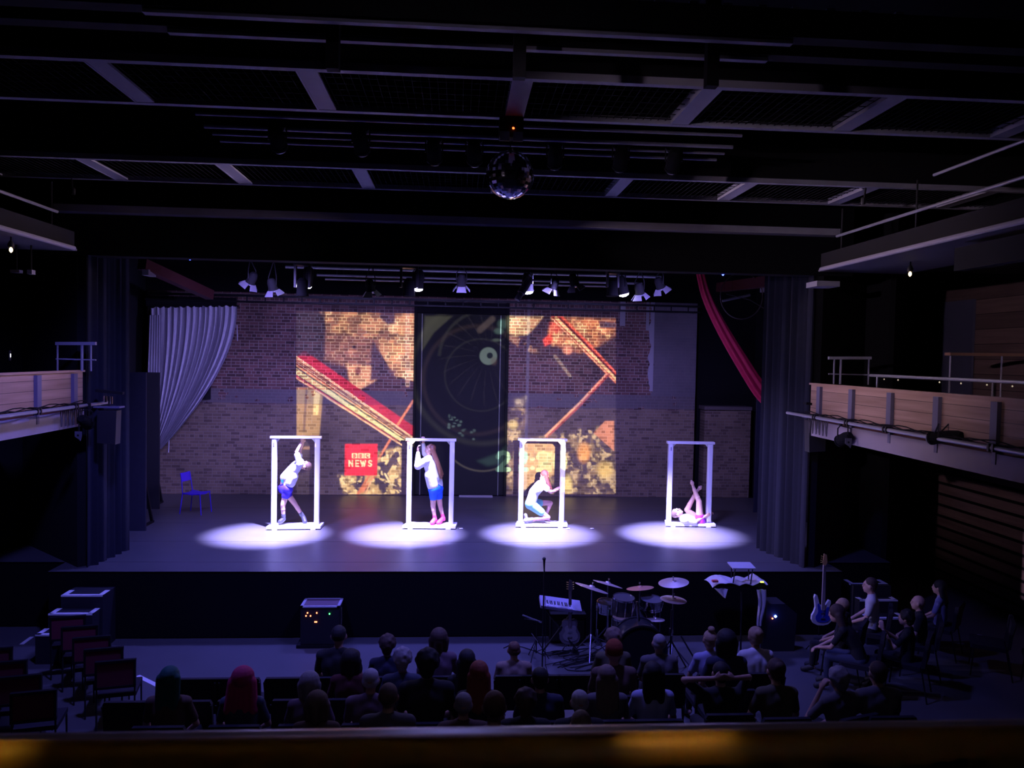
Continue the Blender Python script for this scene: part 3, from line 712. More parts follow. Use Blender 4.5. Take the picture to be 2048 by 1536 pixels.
for sx, px, py, xp, zp, side in ((1, 1697, 886, xpR, zpR, 'right'), (-1, 156, 872, xpL, zpL, 'left')):
    p = at(px, py, X=xp); t = thing('lamp_plate', 'pale shield-shaped plate with a dark hole hanging under the %s balcony' % side, 'plate', tuple(p), world=True)
    q = MB(); q.prism([(-.05, .07), (.05, .07), (.055, 0), (.035, -.08), (.01, -.05), (-.05, -.01)], p.y, p.y + .012, lambda u, v, w_: (p.x + u, w_, p.z + v)); q.build('plate', doorm, t, 0)
    MB().lathe([(.016, 0), (.016, .004), (.004, .006)], (p.x, p.y - .002, p.z + .01), 12, Matrix.Rotation(PI / 2, 3, 'X')).build('hole', BLK, t)
    MB().tube([(p.x, p.y + .03, p.z), (xp, p.y + .03, zp)], .01, 6).build('stem', BLKM, t)
    lantern((p.x + .02, p.y + .30, zp - .30), (p.x - .1, p.y + 3, zp - 1.4), zp, 'black lantern slung under the %s balcony pipe, beside the pale plate' % side, doors=False, R=.09, L=.3)
p = at(1862, 880, X=xpR); lantern((xpR, p.y, p.z + .02), (xpR - 1, p.y + 3, p.z - .6), zpR, 'black profile lantern slung under the right balcony pipe, nearest the camera', doors=False, R=.075, L=.42)
p = at(1905, 930, X=6.2); conduit([(6.2, p.y, zbm - .36), (6.2, p.y, p.z)], .008, 'thin pull cord with a knob below the right balcony'); 
for pa_, pb_, lb in (((20, 545), (46, 541), 'left of a pair'), ((54, 548), (71, 541), 'right of a pair')):
    A = at(*pa_, Y=12.0); B = at(*pb_, Y=12.1)
    t = thing('ceiling_fitting', 'small pale ceiling fitting under the left gallery, ' + lb, 'light', tuple(A), world=True)
    MB().span(tuple(A), tuple(B)).build('casing', GREYP, t, 0); MB().tube([((A.x + B.x) / 2, 12.05, B.z), ((A.x + B.x) / 2, 12.05, 6.2)], .012, 6).build('stem', BLKM, t)
for (a0, b0, y_, lb) in (((195, 541), (215, 536), 13.2, 'left of the left stage drape'), ((284, 550), (312, 543), 16.5, 'just inside the left stage drape'), ((1534, 582), (1562, 574), 16.5, 'just inside the right stage drape'), ((1634, 572), (1657, 567), 12.4, 'right of the right stage drape')):
    o = MB().span(tuple(at(a0[0], a0[1], Y=y_)), tuple(at(b0[0], b0[1], Y=y_ + .4))).build('light_plate', GREYP, None, 0); tag(o, 'small pale steel plate high up, ' + lb, 'plate')
red_tim = mat('dark_red_steel', (.08, .015, .02), .6)
o = MB().beam(at(284, 528, Y=16.5), at(420, 590, Y=18.8), .2, .22).build('roof_strut', red_tim, None, 0); tag(o, 'dark red sloping steel above the white curtain', 'strut')
o = MB().beam(at(1560, 560, Y=15.5), at(1440, 575, Y=18.5), .2, .22).build('roof_strut', red_tim, None, 0); tag(o, 'dark red sloping steel above the aerial hoop', 'strut')

# ------------------------------------------------------------------ video projector with a colour slide, aimed at the brick wall
PJ = V((.62, -.45, 5.0)); YW = 19.5
NX, NY = 470, 268
PX = np.linspace(592.5, 1232, NX)[None, :].repeat(NY, 0); PY0 = np.linspace(0, 1, NY)[:, None].repeat(NX, 1)
PYY = (622 + (PX - 592) * .020) * (1 - PY0) + (989 - (PX - 592) * .001) * PY0
def vnoise(x, y, s, seed):
    rs = np.random.RandomState(seed); g_ = rs.rand(64, 64); X_ = x / s; Y_ = y / s
    xi = np.floor(X_).astype(int); yi = np.floor(Y_).astype(int); fx = X_ - xi; fy = Y_ - yi
    fx = fx * fx * (3 - 2 * fx); fy = fy * fy * (3 - 2 * fy)
    G = lambda a, b: g_[a % 64, b % 64]
    return (G(xi, yi) * (1 - fx) + G(xi + 1, yi) * fx) * (1 - fy) + (G(xi, yi + 1) * (1 - fx) + G(xi + 1, yi + 1) * fx) * fy
def fb(s, seed): return (vnoise(PX, PYY, s, seed) * .55 + vnoise(PX, PYY, s / 2, seed + 1) * .3 + vnoise(PX, PYY, s / 4, seed + 2) * .15)
img = np.zeros((NY, NX, 3)) + np.array([.02, .018, .035])
img += (fb(60, 3)[..., None] ** 2) * np.array([.05, .045, .05])
def sm(e0, e1, x): t_ = np.clip((x - e0) / (e1 - e0), 0, 1); return t_ * t_ * (3 - 2 * t_)
def over(mask, col):
    global img; mask = np.clip(mask, 0, 1)[..., None]; img = img * (1 - mask) + np.array(col) * mask
def inpoly(pts, soft=2.0):
    """signed distance mask of a polygon"""
    n = len(pts); d = np.full(PX.shape, 1e9); ins = np.zeros(PX.shape, bool)
    for i in range(n):
        x0, y0 = pts[i]; x1, y1 = pts[(i + 1) % n]; ex, ey = x1 - x0, y1 - y0
        t_ = np.clip(((PX - x0) * ex + (PYY - y0) * ey) / (ex * ex + ey * ey + 1e-9), 0, 1)
        d = np.minimum(d, np.hypot(PX - x0 - t_ * ex, PYY - y0 - t_ * ey))
        c_ = ((y0 > PYY) != (y1 > PYY)) & (PX < (x1 - x0) * (PYY - y0) / (y1 - y0 + 1e-9) + x0); ins ^= c_
    sd = np.where(ins, d, -d); return sm(-soft, soft, sd)
def line(x0, y0, x1, y1, w_, soft=1.2):
    ex, ey = x1 - x0, y1 - y0; t_ = np.clip(((PX - x0) * ex + (PYY - y0) * ey) / (ex * ex + ey * ey), 0, 1)
    d = np.hypot(PX - x0 - t_ * ex, PYY - y0 - t_ * ey); return 1 - sm(w_ - soft * .5, w_ + soft, d)
def blob(cx, cy, rx, ry, a=0, soft=.5):
    c_, s_ = math.cos(a), math.sin(a); u = ((PX - cx) * c_ + (PYY - cy) * s_) / rx; v = (-(PX - cx) * s_ + (PYY - cy) * c_) / ry
    return 1 - sm(1 - soft, 1 + soft, np.hypot(u, v))
n1, n2, n3 = fb(34, 11), fb(16, 21), fb(9, 31)
TAN, PALE, BRN = (.62, .46, .28), (1.0, .90, .62), (.20, .13, .10)
# upper left block of the picture
up = inpoly([(634, 615), (838, 615), (838, 765), (790, 752), (752, 692), (700, 672), (655, 672), (648, 640)])
over(up * (.55 + .5 * sm(.35, .6, n2)), np.array(TAN)); over(up * sm(.50, .66, n1), PALE); over(up * sm(.5, .35, n2) * .6, BRN)
over(inpoly([(762, 615), (792, 615), (790, 648), (775, 650), (758, 634)], 4), (.07, .06, .11))
face = inpoly([(650, 663), (755, 680), (760, 720), (700, 735), (650, 722)], 6); over(face, (.26, .17, .16)); over(face * sm(.5, .65, n3) * .6, (.5, .36, .3))
over(blob(708, 694, 4, 3), (.02, .02, .03)); over(blob(705, 703, 10, 3) * .5, (.8, .55, .45))
over(inpoly([(746, 680), (775, 735), (792, 745), (740, 765), (742, 700)], 4), (.05, .05, .10))
over(inpoly([(693, 728), (742, 732), (740, 762), (752, 760), (715, 782), (700, 770)], 4), (.80, .60, .40)); over(blob(716, 742, 6, 9), (.25, .12, .10))
over(inpoly([(658, 735), (694, 740), (696, 768), (665, 752)], 5), (.04, .035, .06))
over(blob(800, 700, 22, 45) * sm(.4, .6, n3) * .8, (.95, .68, .36)); over(line(815, 615, 815, 770, 4) * .4, (.9, .85, .8))
# column of pale stone at the left edge
over(inpoly([(593, 775), (647, 775), (638, 880), (593, 880)], 2), (.42, .31, .13)); over(inpoly([(628, 782), (641, 782), (636, 830), (626, 830)], 1.5), (.95, .82, .40)); over(line(613, 780, 608, 860, 2) * .7, (.12, .08, .04))
over(inpoly([(606, 893), (622, 893), (622, 899), (606, 899)], 1) * .5, (.6, .4, .3))
# bundle of light trails from upper left to the doorway
def trail(pts_a, pts_b, k, w_, col, gap=0):
    for (ax, ay), (bx, by) in zip(pts_a, pts_b): pass
A0, A1 = np.array([593., 712.]), np.array([826., 874.]); B0, B1 = np.array([593., 756.]), np.array([808., 893.])
ext = 3.2
def along(k): a_ = A0 * (1 - k) + B0 * k; b_ = A1 * (1 - k) + B1 * k; return a_, b_
for k0, k1, col in ((-.30, .05, (.50, .01, .02)), (.0, 1.05, (.22, .04, .03))):
    a_, b_ = along(k0); c_, d_ = along(k1)
    over(inpoly([tuple(a_ + (15, 2) if k0 < 0 else a_), tuple(b_ + (10, -6) if k0 < 0 else b_), tuple(d_), tuple(c_)], 1.5), col)
rt_ = np.random.RandomState(4)
for k, w_, col in ((.03, 1.1, (1, .80, .66)), (.12, 1.4, (1, .74, .50)), (.21, 1.0, (1, .62, .38)), (.30, 1.5, (1, .82, .55)), (.40, .9, (.95, .40, .18)), (.47, 1.3, (1, .75, .42)), (.62, 3.6, (.92, 1, .55)), (.72, 2.2, (1, .98, .62)), (.81, 1.5, (.75, .80, .42)), (.92, .8, (.7, .10, .08)), (1.0, 1.2, (1, .74, .55)), (.165, .8, (.10, .01, .01)), (.255, .7, (.08, .01, .01)), (.53, 1.0, (.04, .03, .03)), (.87, 1.0, (.10, .01, .01)), (.36, .7, (.1, .01, .01))):
    a_, b_ = along(k)
    for seg in range(14):
        f0, f1 = seg / 14, (seg + 1.15) / 14; p_, q_ = a_ + (b_ - a_) * f0, a_ + (b_ - a_) * f1
        jj = rt_.uniform(-.5, .5); over(line(p_[0], p_[1] + jj, q_[0] + (6 if seg == 13 else 0), q_[1] + jj + (4 if seg == 13 else 0), w_ * rt_.uniform(.7, 1.25), 1.1) * rt_.uniform(.7, 1), col)
# the trails carry on, dim, across the doorway
for (x0, y0, x1, y1, w_, col) in ((902, 918, 985, 990, 3, (.8, .05, .05)), (902, 935, 980, 990, 1.4, (1, .95, .85)), (900, 948, 968, 990, 3, (.75, .30, .25)), (898, 958, 955, 990, 3.5, (.95, 1, .8)), (895, 905, 905, 925, 5, (1, .15, .15))):
    over(line(x0, y0, x1, y1, w_, 2) * .85, col)
# thin red strands
for (x0, y0, x1, y1, w_) in ((826, 802, 795, 850, 1.6), (780, 880, 757, 918, 1.6), (748, 952, 715, 990, 3.5), (738, 960, 726, 985, 1.5)):
    over(line(x0, y0, x1, y1, w_, 2), (.85, .30, .16))
# hand and cloth at the bottom middle
hb = inpoly([(757, 905), (802, 893), (803, 990), (690, 990), (675, 952), (755, 950)], 5)
over(hb * sm(.38, .62, n2), (.62, .50, .26)); over(hb * sm(.50, .62, n3) * .9, (.95, .85, .52))
over(line(770, 945, 790, 912, 5), (.06, .05, .05)); over(line(783, 968, 803, 982, 1.5), (1, .95, .8)); over(line(770, 948, 785, 975, 1.5), (1, .95, .7)); over(line(788, 975, 803, 978, 3), (.10, .08, .08))
over(line(715, 990, 738, 952, 2.2), (.7, .25, .12)); over(line(731, 988, 742, 962, 1.2), (.9, .6, .4))
# the news panel
over(inpoly([(690, 888), (755, 888), (754, 951), (689, 951)], .9), (.95, .018, .022))
FONT = {'N': '10001 11001 10101 10011 10001 10001 10001', 'E': '11111 10000 10000 11110 10000 10000 11111', 'W': '10001 10001 10001 10101 10101 11011 10001', 'S': '01111 10000 10000 01110 00001 00001 11110',
        'B': '11110 10001 10001 11110 10001 10001 11110', 'C': '01111 10000 10000 10000 10000 10000 01111'}
STR = {'N': [[(0, 7), (0, 0), (4.4, 7), (4.4, 0)]], 'E': [[(4, 0), (0, 0), (0, 7), (4, 7)], [(0, 3.4), (3.5, 3.4)]], 'W': [[(0, 0), (1.7, 7), (3.2, 1), (4.7, 7), (6.4, 0)]],
       'S': [[(4, .6), (2.6, 0), (1, .2), (.2, 1.5), (.8, 2.9), (3.2, 4), (4, 5.4), (3, 6.8), (1.4, 7), (0, 6.4)]],
       'B': [[(0, 0), (0, 7), (2.6, 7), (3.9, 6), (3.9, 4.4), (2.6, 3.4), (0, 3.4)], [(0, 0), (2.4, 0), (3.5, .9), (3.5, 2.5), (2.4, 3.4)]], 'C': [[(4.2, 1), (3, 0), (1.4, .2), (.2, 1.8), (0, 3.6), (.3, 5.4), (1.5, 6.9), (3, 7), (4.2, 6.1)]],
       '2': [[(0, 1.8), (.8, .4), (2.3, 0), (3.8, .6), (4.2, 2.1), (3.4, 3.7), (0, 7), (4.4, 7)]], '0': [[(2.2, 0), (.7, .9), (0, 3.5), (.7, 6.1), (2.2, 7), (3.7, 6.1), (4.4, 3.5), (3.7, .9), (2.2, 0)]]}
def text(s_, x, y, h_, adv, w_, col, soft=.7):
    k = h_ / 7
    for ch, ax in zip(s_, adv):
        for st in STR[ch]:
            for p_, q_ in zip(st, st[1:]): over(line(x + ax + p_[0] * k, y + p_[1] * k, x + ax + q_[0] * k, y + q_[1] * k, w_, soft), col)
text('NEWS', 698.5, 921.5, 10.5, (0, 13, 23, 38.5), 1.15, (1, 1, .75))
for bx in (703.5, 716.5, 729): over(inpoly([(bx, 906.5), (bx + 11, 906.5), (bx + 11, 916.5), (bx, 916.5)], .5), (1, 1, .72))
for ch, bx in zip('BBC', (703.5, 716.5, 729)): text(ch, bx + 3.6, 908.3, 6.4, (0,), .75, (.55, .03, .03), .5)
# doorway: turbine-like rings around a pale eye, generic
door = sm(826, 830, PX) * (1 - sm(1012, 1016, PX))
ex, ey = 977, 712; r_ = np.hypot(PX - ex, PYY - ey); th = np.arctan2(PYY - ey, PX - ex)
over(door, (.02, .02, .03))
over(door * np.clip(1 - np.abs(r_ - 98 - 6 * np.sin(th)) / 5, 0, 1) * sm(-1.2, -2.0, th) * .3, (.4, .4, .33))
over(door * np.clip(1 - np.abs(np.hypot(PX - 962, PYY - 750) - 72) / 3, 0, 1) * .14, (.6, .6, .5))
over(door * np.clip(1 - np.abs(np.hypot(PX - 955, PYY - 760) - 108) / 7, 0, 1) * .14, (.8, .5, .45))
over(door * np.clip(1 - np.abs(np.hypot(PX - 965, PYY - 745) - 142) / 9, 0, 1) * .16, (.75, .75, .55))
sp2 = (np.sin(th * 22 + r_ * .03) > .93) * sm(20, 30, r_) * (1 - sm(80, 110, r_)) * door; over(sp2 * .10, (.6, .5, .6))
over(inpoly([(850, 632), (905, 632), (868, 665), (845, 700), (848, 660)], 3) * .35, (.85, .85, .55)); over(line(960, 660, 985, 638, 5, 4) * .4, (.95, .7, .65))
over((1 - sm(16, 19, r_)), (.75, 1, .92)); over((1 - sm(5, 7, np.hypot(PX - 980, PYY - 711))), (.05, .08, .08)); over(blob(988, 722, 6, 8) * .4, (.8, .5, .4)); over(blob(998, 662, 9, 6) * .6, (.5, .9, .75)); over(blob(1006, 648, 10, 9) * .6, (.4, .75, .6)); over(blob(993, 680, 8, 3) * .5, (.7, .9, .7))
for i in range(26):
    rx_ = random.uniform(895, 950); ry_ = 840 + (rx_ - 895) * .6 + random.uniform(-14, 16); over(blob(rx_, ry_, random.uniform(1.5, 3.5), random.uniform(1, 3)) * random.uniform(.4, 1), (.6, .9, .9))
over(inpoly([(955, 922), (1000, 905), (1012, 890), (1012, 925), (975, 932)], 5) * .35, (.4, .8, .7)); over(np.clip(1 - np.abs(np.hypot(PX - 965, PYY - 860) - 82) / 3, 0, 1) * sm(900, 925, PYY) * door * .6, (.8, .7, .6))
# right block
rb = inpoly([(1014, 634), (1085, 634), (1068, 655), (1055, 668), (1030, 672), (1014, 665)], 4); over(rb * (.6 + .5 * n2), (.95, .85, .50)); over(rb * sm(.55, .7, n3), (1, 1, .75)); over(rb * sm(1040, 1062, PX) * .5, (.5, .32, .2))
over(blob(1022, 645, 9, 12), (.95, 1, .65))
r2 = inpoly([(1108, 634), (1232, 640), (1236, 668), (1195, 692), (1160, 705), (1105, 690), (1098, 665)], 6)
over(r2 * (.35 + .6 * sm(.35, .6, n1)), (.80, .42, .20)); over(r2 * sm(.52, .68, n2) * .8, (1, .80, .45)); over(inpoly([(1198, 642), (1232, 644), (1232, 656), (1200, 656)], 3), (.06, .06, .12)); over(r2 * sm(.45, .30, n3) * .6, (.15, .08, .06))
over(inpoly([(1086, 680), (1103, 665), (1106, 684), (1090, 692)], 3), (1, .12, .06)); over(inpoly([(1100, 645), (1115, 640), (1125, 662), (1098, 668)], 5) * .7, (.8, .08, .06))
over(blob(1045, 688, 30, 8, .5) * sm(.4, .6, n3), (.45, .33, .25)); over(blob(1135, 700, 9, 8), (.9, .5, .35)); over(line(1110, 712, 1140, 752, 2, 3) * .5, (.5, .55, .5))
for off, w_, col in ((12, 3, (.85, .06, .05)), (4, 4.5, (.5, .07, .04)), (-5, 5, (.35, .05, .03)), (0, 2.4, (1, .88, .50)), (7, 1.2, (.08, .02, .02)), (14, 1.2, (1, .25, .15)), (-9, 1.2, (1, .6, .4))):
    over(line(1112 + off, 636, 1168 + off, 692, w_, 1.6), col); over(line(1166 + off, 690, 1236 + off * .55, 762 - off * .25, w_ * .9, 1.6), col)
for o_, col in ((0, (.75, .28, .20)), (-3, (.9, .5, .4)), (3, (.35, .08, .08))): over(line(1216 + o_, 748, 1160 + o_, 808, 1.4, 1.2), col); over(line(1160 + o_, 808, 1094 + o_, 872, 1.7 + (o_ == 0), 1.4), (.85, .22, .15) if o_ == 0 else col)
rt = inpoly([(1014, 840), (1030, 800), (1050, 795), (1052, 850), (1034, 880), (1060, 880), (1180, 855), (1220, 860), (1234, 990), (1014, 990)], 8)
over(rt * sm(.36, .75, n2) * .55, (.50, .40, .26)); over(rt * sm(.50, .72, n3) * .6, (.95, .85, .60)); over(rt * sm(.52, .32, n1) * .6, (.06, .05, .09))
over(inpoly([(1035, 884), (1110, 882), (1108, 950), (1036, 985)], 3) * (.5 + .5 * n3), (.80, .58, .34)); over(inpoly([(1078, 905), (1106, 903), (1104, 946), (1076, 944)], 4) * .8, (1, 1, .60))
over(inpoly([(1187, 866), (1210, 842), (1228, 842), (1228, 902)], 1.5), (.60, .28, .20)); over(blob(1168, 905, 12, 18), (.85, .45, .16)); over(blob(1210, 940, 15, 16) * .8, (.78, .66, .26)); over(blob(1135, 970, 9, 18) * .9, (.9, .85, .40)); over(blob(1026, 850, 9, 9) * .8, (.8, .75, .40))
# the clock figures beside it
text('22', 996, 905, 34, (0, 36), 4.2, (.55, 1.0, .78), 1.2); text('20', 1076, 906, 34, (0, 33), 4.2, (.85, 1.0, .62), 1.2)
for yy in (918, 936): over(blob(1065, yy, 5, 4, 0, .2), (.9, 1, .7))
over(sm(1231.5, 1233, PX), (0, 0, 0)); img = np.clip(img, 0, 1)
# keep the top left corner of the picture dark blue, as the photo shows
over(inpoly([(590, 610), (650, 610), (650, 712), (590, 712)], 1) * .8, (.03, .04, .07))
t = thing('projector', 'video projector standing behind the camera, throwing the news picture', 'projector', tuple(PJ), world=True)
ysl = PJ.y + .25
vs = []
k_ = (ysl - PJ.y) / (YW - PJ.y)
cx_, cy_ = None, None
for j in range(NY):
    for i in range(NX):
        W_ = at(PX[j, i], PYY[j, i], Y=YW); vs.append(tuple(PJ + (W_ - PJ) * k_))
fs = [(j * NX + i, j * NX + i + 1, (j + 1) * NX + i + 1, (j + 1) * NX + i) for j in range(NY - 1) for i in range(NX - 1)]
me = bpy.data.meshes.new('slide'); me.from_pydata(vs, [], fs)
ca = me.color_attributes.new('picture', 'FLOAT_COLOR', 'POINT'); buf = np.ones((NY * NX, 4), np.float32); buf[:, :3] = img.reshape(-1, 3); ca.data.foreach_set('color', buf.ravel())
sm_ = bpy.data.materials.new('colour_slide'); sm_.use_nodes = True; nt = sm_.node_tree; nt.nodes.clear()
N = nt.nodes.new; at_ = N('ShaderNodeAttribute'); at_.attribute_name = 'picture'; tb = N('ShaderNodeBsdfTransparent'); ou = N('ShaderNodeOutputMaterial')
nt.links.new(at_.outputs['Color'], tb.inputs['Color']); nt.links.new(tb.outputs[0], ou.inputs['Surface'])
put('slide', me, sm_, t)
# the housing: a box with an aperture exactly the slide's size
c0, c1, c2, c3 = [V(vs[i]) for i in (0, NX - 1, (NY - 1) * NX, NY * NX - 1)]
xs = sorted((c0.x, c1.x, c2.x, c3.x)); zs = sorted((c0.z, c1.z, c2.z, c3.z))
hx0, hx1, hz0, hz1 = PJ.x - .20, PJ.x + .20, PJ.z - .10, PJ.z + .08
q = MB()
O = [V((hx0, ysl, hz0)), V((hx1, ysl, hz0)), V((hx1, ysl, hz1)), V((hx0, ysl, hz1))]; I = [c2, c3, c1, c0]
vv = O + I + [p - V((0, .004, 0)) for p in O] + [p - V((0, .004, 0)) for p in I]
q.add(vv, [(i, (i + 1) % 4, 4 + (i + 1) % 4, 4 + i) for i in range(4)] + [(8 + i, 12 + i, 12 + (i + 1) % 4, 8 + (i + 1) % 4) for i in range(4)] + [(i, 8 + i, 8 + (i + 1) % 4, (i + 1) % 4) for i in range(4)] + [(4 + i, 4 + (i + 1) % 4, 12 + (i + 1) % 4, 12 + i) for i in range(4)])
yb = PJ.y - .3
q.span((hx0, yb, hz0), (hx0 + .005, ysl, hz1)).span((hx1 - .005, yb, hz0), (hx1, ysl, hz1)).span((hx0, yb, hz0), (hx1, ysl, hz0 + .005)).span((hx0, yb, hz1 - .005), (hx1, ysl, hz1)).span((hx0, yb, hz0), (hx1, yb + .005, hz1))
q.build('housing', BLK, t, 0)
MB().tube([(PJ.x, PJ.y - .15, hz0), (PJ.x, PJ.y - .15, 3.2)], .02, 8).build('stand', BLKM, t)
pl = bpy.data.lights.new('projector_beam', 'POINT'); pl.energy = 70000; pl.shadow_soft_size = 0.0; pl.color = (1, .97, .90)
po = bpy.data.objects.new('projector_beam', pl); COL.objects.link(po); po.location = PJ
# ------------------------------------------------------------------ figures: tapered limbs fused into one skin
def caps_mesh(name, caps, vox=.012, it=3):
    """c: capsule p0,p1,r0,r1 ; e: ellipsoid centre,radii,(rot)"""
    q = MB()
    for c in caps:
        if c[0] == 'c':
            p0, p1, ra, rb = V(c[1]), V(c[2]), c[3], c[4]
            d = p1 - p0
            if d.length < 1e-4: d = V((0, 0, 1e-3)); p1 = p0 + d
            L = d.length; d.normalize(); a = V((0, 0, 1)) if abs(d.z) < .9 else V((1, 0, 0)); x = d.cross(a).normalized(); y = d.cross(x)
            R = Matrix((x, y, d)).transposed(); pr = []
            for k in range(1, 5): an = -PI / 2 + PI / 2 * k / 4; pr.append((ra * math.cos(an), ra * math.sin(an)))
            for k in range(0, 4): an = PI / 2 * k / 4; pr.append((rb * math.cos(an), L + rb * math.sin(an)))
            pr = [(ra * .12, -ra * .99)] + pr + [(rb * .12, L + rb * .99)]
            q.lathe(pr, p0, 14, R)
        else:
            ctr, rad = V(c[1]), c[2]; Rr = c[3] if len(c) > 3 else Matrix.Identity(3)
            n = 14; pr = []; vs = []
            for i in range(9):
                an = -PI / 2 + PI * (i + .15) / 8.3 if i else -PI / 2 + .08
                for k in range(n):
                    b_ = 2 * PI * k / n; vs.append(ctr + Rr @ V((rad[0] * math.cos(an) * math.cos(b_), rad[1] * math.cos(an) * math.sin(b_), rad[2] * math.sin(an))))
            fs = [(i * n + k, i * n + (k + 1) % n, (i + 1) * n + (k + 1) % n, (i + 1) * n + k) for i in range(8) for k in range(n)]
            fs += [tuple(range(n - 1, -1, -1)), tuple(range(8 * n, 9 * n))]
            q.add(vs, fs)
    me = q.mesh('tmp', 0); o = bpy.data.objects.new('tmp', me); COL.objects.link(o)
    r = o.modifiers.new('r', 'REMESH'); r.mode = 'VOXEL'; r.voxel_size = vox; r.use_smooth_shade = True
    s_ = o.modifiers.new('s', 'SMOOTH'); s_.factor = .5; s_.iterations = it
    dg = bpy.context.evaluated_depsgraph_get(); me2 = bpy.data.meshes.new_from_object(o.evaluated_get(dg)); me2.name = name
    bpy.data.objects.remove(o); bpy.data.meshes.remove(me); me2.materials.clear()
    return me2
def frame3(f, u):
    f = V(f).normalized(); s_ = f.cross(V(u)).normalized(); u = s_.cross(f); return Matrix((s_, f, u)).transposed()   # x=right y=front z=up
def hand_caps(wr, d, palm, side, s=1.0, curl=.5):
    """palm with four unequal bent fingers and a thumb on its side; palm = direction the palm faces, side = thumb side"""
    wr, d, palm = V(wr), V(d).normalized(), V(palm); palm = (palm - d * palm.dot(d)).normalized(); lat = d.cross(palm).normalized() * side
    out = [('c', wr, wr + d * .045 * s, .021 * s, .024 * s), ('c', wr + d * .03 * s + lat * .017 * s, wr + d * .08 * s + lat * .026 * s, .013 * s, .012 * s), ('c', wr + d * .03 * s - lat * .017 * s, wr + d * .078 * s - lat * .024 * s, .013 * s, .011 * s),
           ('c', wr + d * .04 * s, wr + d * .082 * s, .015 * s, .014 * s)]
    for k, (o_, L) in enumerate(((.030, .068), (.010, .078), (-.010, .072), (-.029, .056))):
        b_ = wr + d * .085 * s + lat * o_ * s; m_ = b_ + (d * math.cos(curl * .6) + palm * math.sin(curl * .6)).normalized() * L * .5 * s
        e_ = m_ + (d * math.cos(curl * 1.9) + palm * math.sin(curl * 1.9)) * L * .5 * s
        out += [('c', b_, m_, .0092 * s, .0085 * s), ('c', m_, e_, .0085 * s, .0075 * s)]
    tb = wr + d * .025 * s + lat * .024 * s; tm = tb + (d * .6 + lat * .75 + palm * .25).normalized() * .035 * s; te = tm + (d * .85 + palm * .5 * (1 + curl) + lat * .2).normalized() * .03 * s
    out += [('c', tb, tm, .012 * s, .010 * s), ('c', tm, te, .0095 * s, .008 * s)]
    return out
def head_caps(c, R, s=1.0):
    """skull, jaw, nose, brows, lips and ears in the head's own frame (x right, y front, z up)"""
    T = lambda x, y, z: V(c) + R @ V((x * s, y * s, z * s))
    return [('e', T(0, -.012, .02), (.074 * s, .092 * s, .098 * s), R), ('e', T(0, .022, -.045), (.055 * s, .062 * s, .066 * s), R), ('e', T(0, .058, -.082), (.026 * s, .024 * s, .022 * s), R),
            ('c', T(0, .083, .018), T(0, .098, -.016), .009 * s, .0125 * s), ('c', T(-.035, .076, .032), T(.035, .076, .032), .012 * s, .012 * s), ('c', T(-.018, .084, -.048), T(.018, .084, -.048), .009 * s, .009 * s),
            ('e', T(.076, -.006, -.004), (.012 * s, .020 * s, .032 * s), R), ('e', T(-.076, -.006, -.004), (.012 * s, .020 * s, .032 * s), R)]
def limb(a, b, c, r): return [('c', a, b, r[0], r[1]), ('c', b, c, r[1] * .97, r[2])]
def torso_caps(J, g=0.0, k=1.0):
    hl, hr, sl, sr = V(J['hl']), V(J['hr']), V(J['sl']), V(J['sr']); pel = (hl + hr) / 2; ch = (sl + sr) / 2
    wl = V(J.get('waist', pel.lerp(ch, .45))); h1 = wl + (hl - hr) * .32; h2 = wl - (hl - hr) * .32
    cl = ch.lerp(wl, .35); c1 = cl + (sl - sr) * .25; c2 = cl - (sl - sr) * .25
    return [('c', hl, hr, (.098 + g) * k, (.098 + g) * k), ('c', hl, h1, (.092 + g) * k, (.085 + g) * k), ('c', hr, h2, (.092 + g) * k, (.085 + g) * k), ('c', h1, c1, (.085 + g) * k, (.095 + g) * k), ('c', h2, c2, (.085 + g) * k, (.095 + g) * k),
            ('c', c1, sl.lerp(ch, .25), (.095 + g) * k, (.062 + g) * k), ('c', c2, sr.lerp(ch, .25), (.095 + g) * k, (.062 + g) * k), ('c', sl, sr, (.056 + g) * k, (.056 + g) * k), ('c', wl, wl.lerp(ch, .8), (.092 + g) * k, (.094 + g) * k)] + [('c', ch + (wl - ch) * .0 + (ch - wl).normalized() * .045, ch.lerp(q_, .62), (.052 + g) * k, (.056 + g) * k) for q_ in (sl, sr)]
def body_caps(J, hands=True, foot=True, k=1.0):
    out = torso_caps(J, 0, k)
    ch = (V(J['sl']) + V(J['sr'])) / 2; R = J['R']; hc = V(J['head']); nk = hc + R @ V((0, -.015, -.075))
    out += [('c', ch + (nk - ch) * .1, nk, .060 * k, .050 * k)] + head_caps(hc, R, J.get('hs', 1.0))
    for s_ in 'lr':
        out += limb(J['s' + s_], J['e' + s_], J['w' + s_], (.046 * k, .038 * k, .026 * k))
        out += limb(J['h' + s_], J['k' + s_], J['a' + s_], (.082 * k, .054 * k, .036 * k))
        kn, an = V(J['k' + s_]), V(J['a' + s_]); out.append(('e', kn.lerp(an, .3) , (.052 * k, .052 * k, .055 * k)))
        if foot:
            t_ = V(J['t' + s_]); out.append(('e', an.lerp(t_, .75), (.045, .045, .045) if J.get('up') else (.038, .045, .03))); out += [('c', an, t_, .036, .024), ('c', an, an.lerp(t_, -.25) - V((0, 0, .02)) if not J.get('up') else an.lerp(t_, -.2), .036, .030)]
        if hands:
            w_ = V(J['w' + s_]); dd = V(J.get('hd' + s_, w_ - V(J['e' + s_]))); out += hand_caps(w_, dd, J.get('hp' + s_, (0, 0, -1)), 1 if s_ == 'l' else -1, 1.05, J.get('curl', .5))
    return out

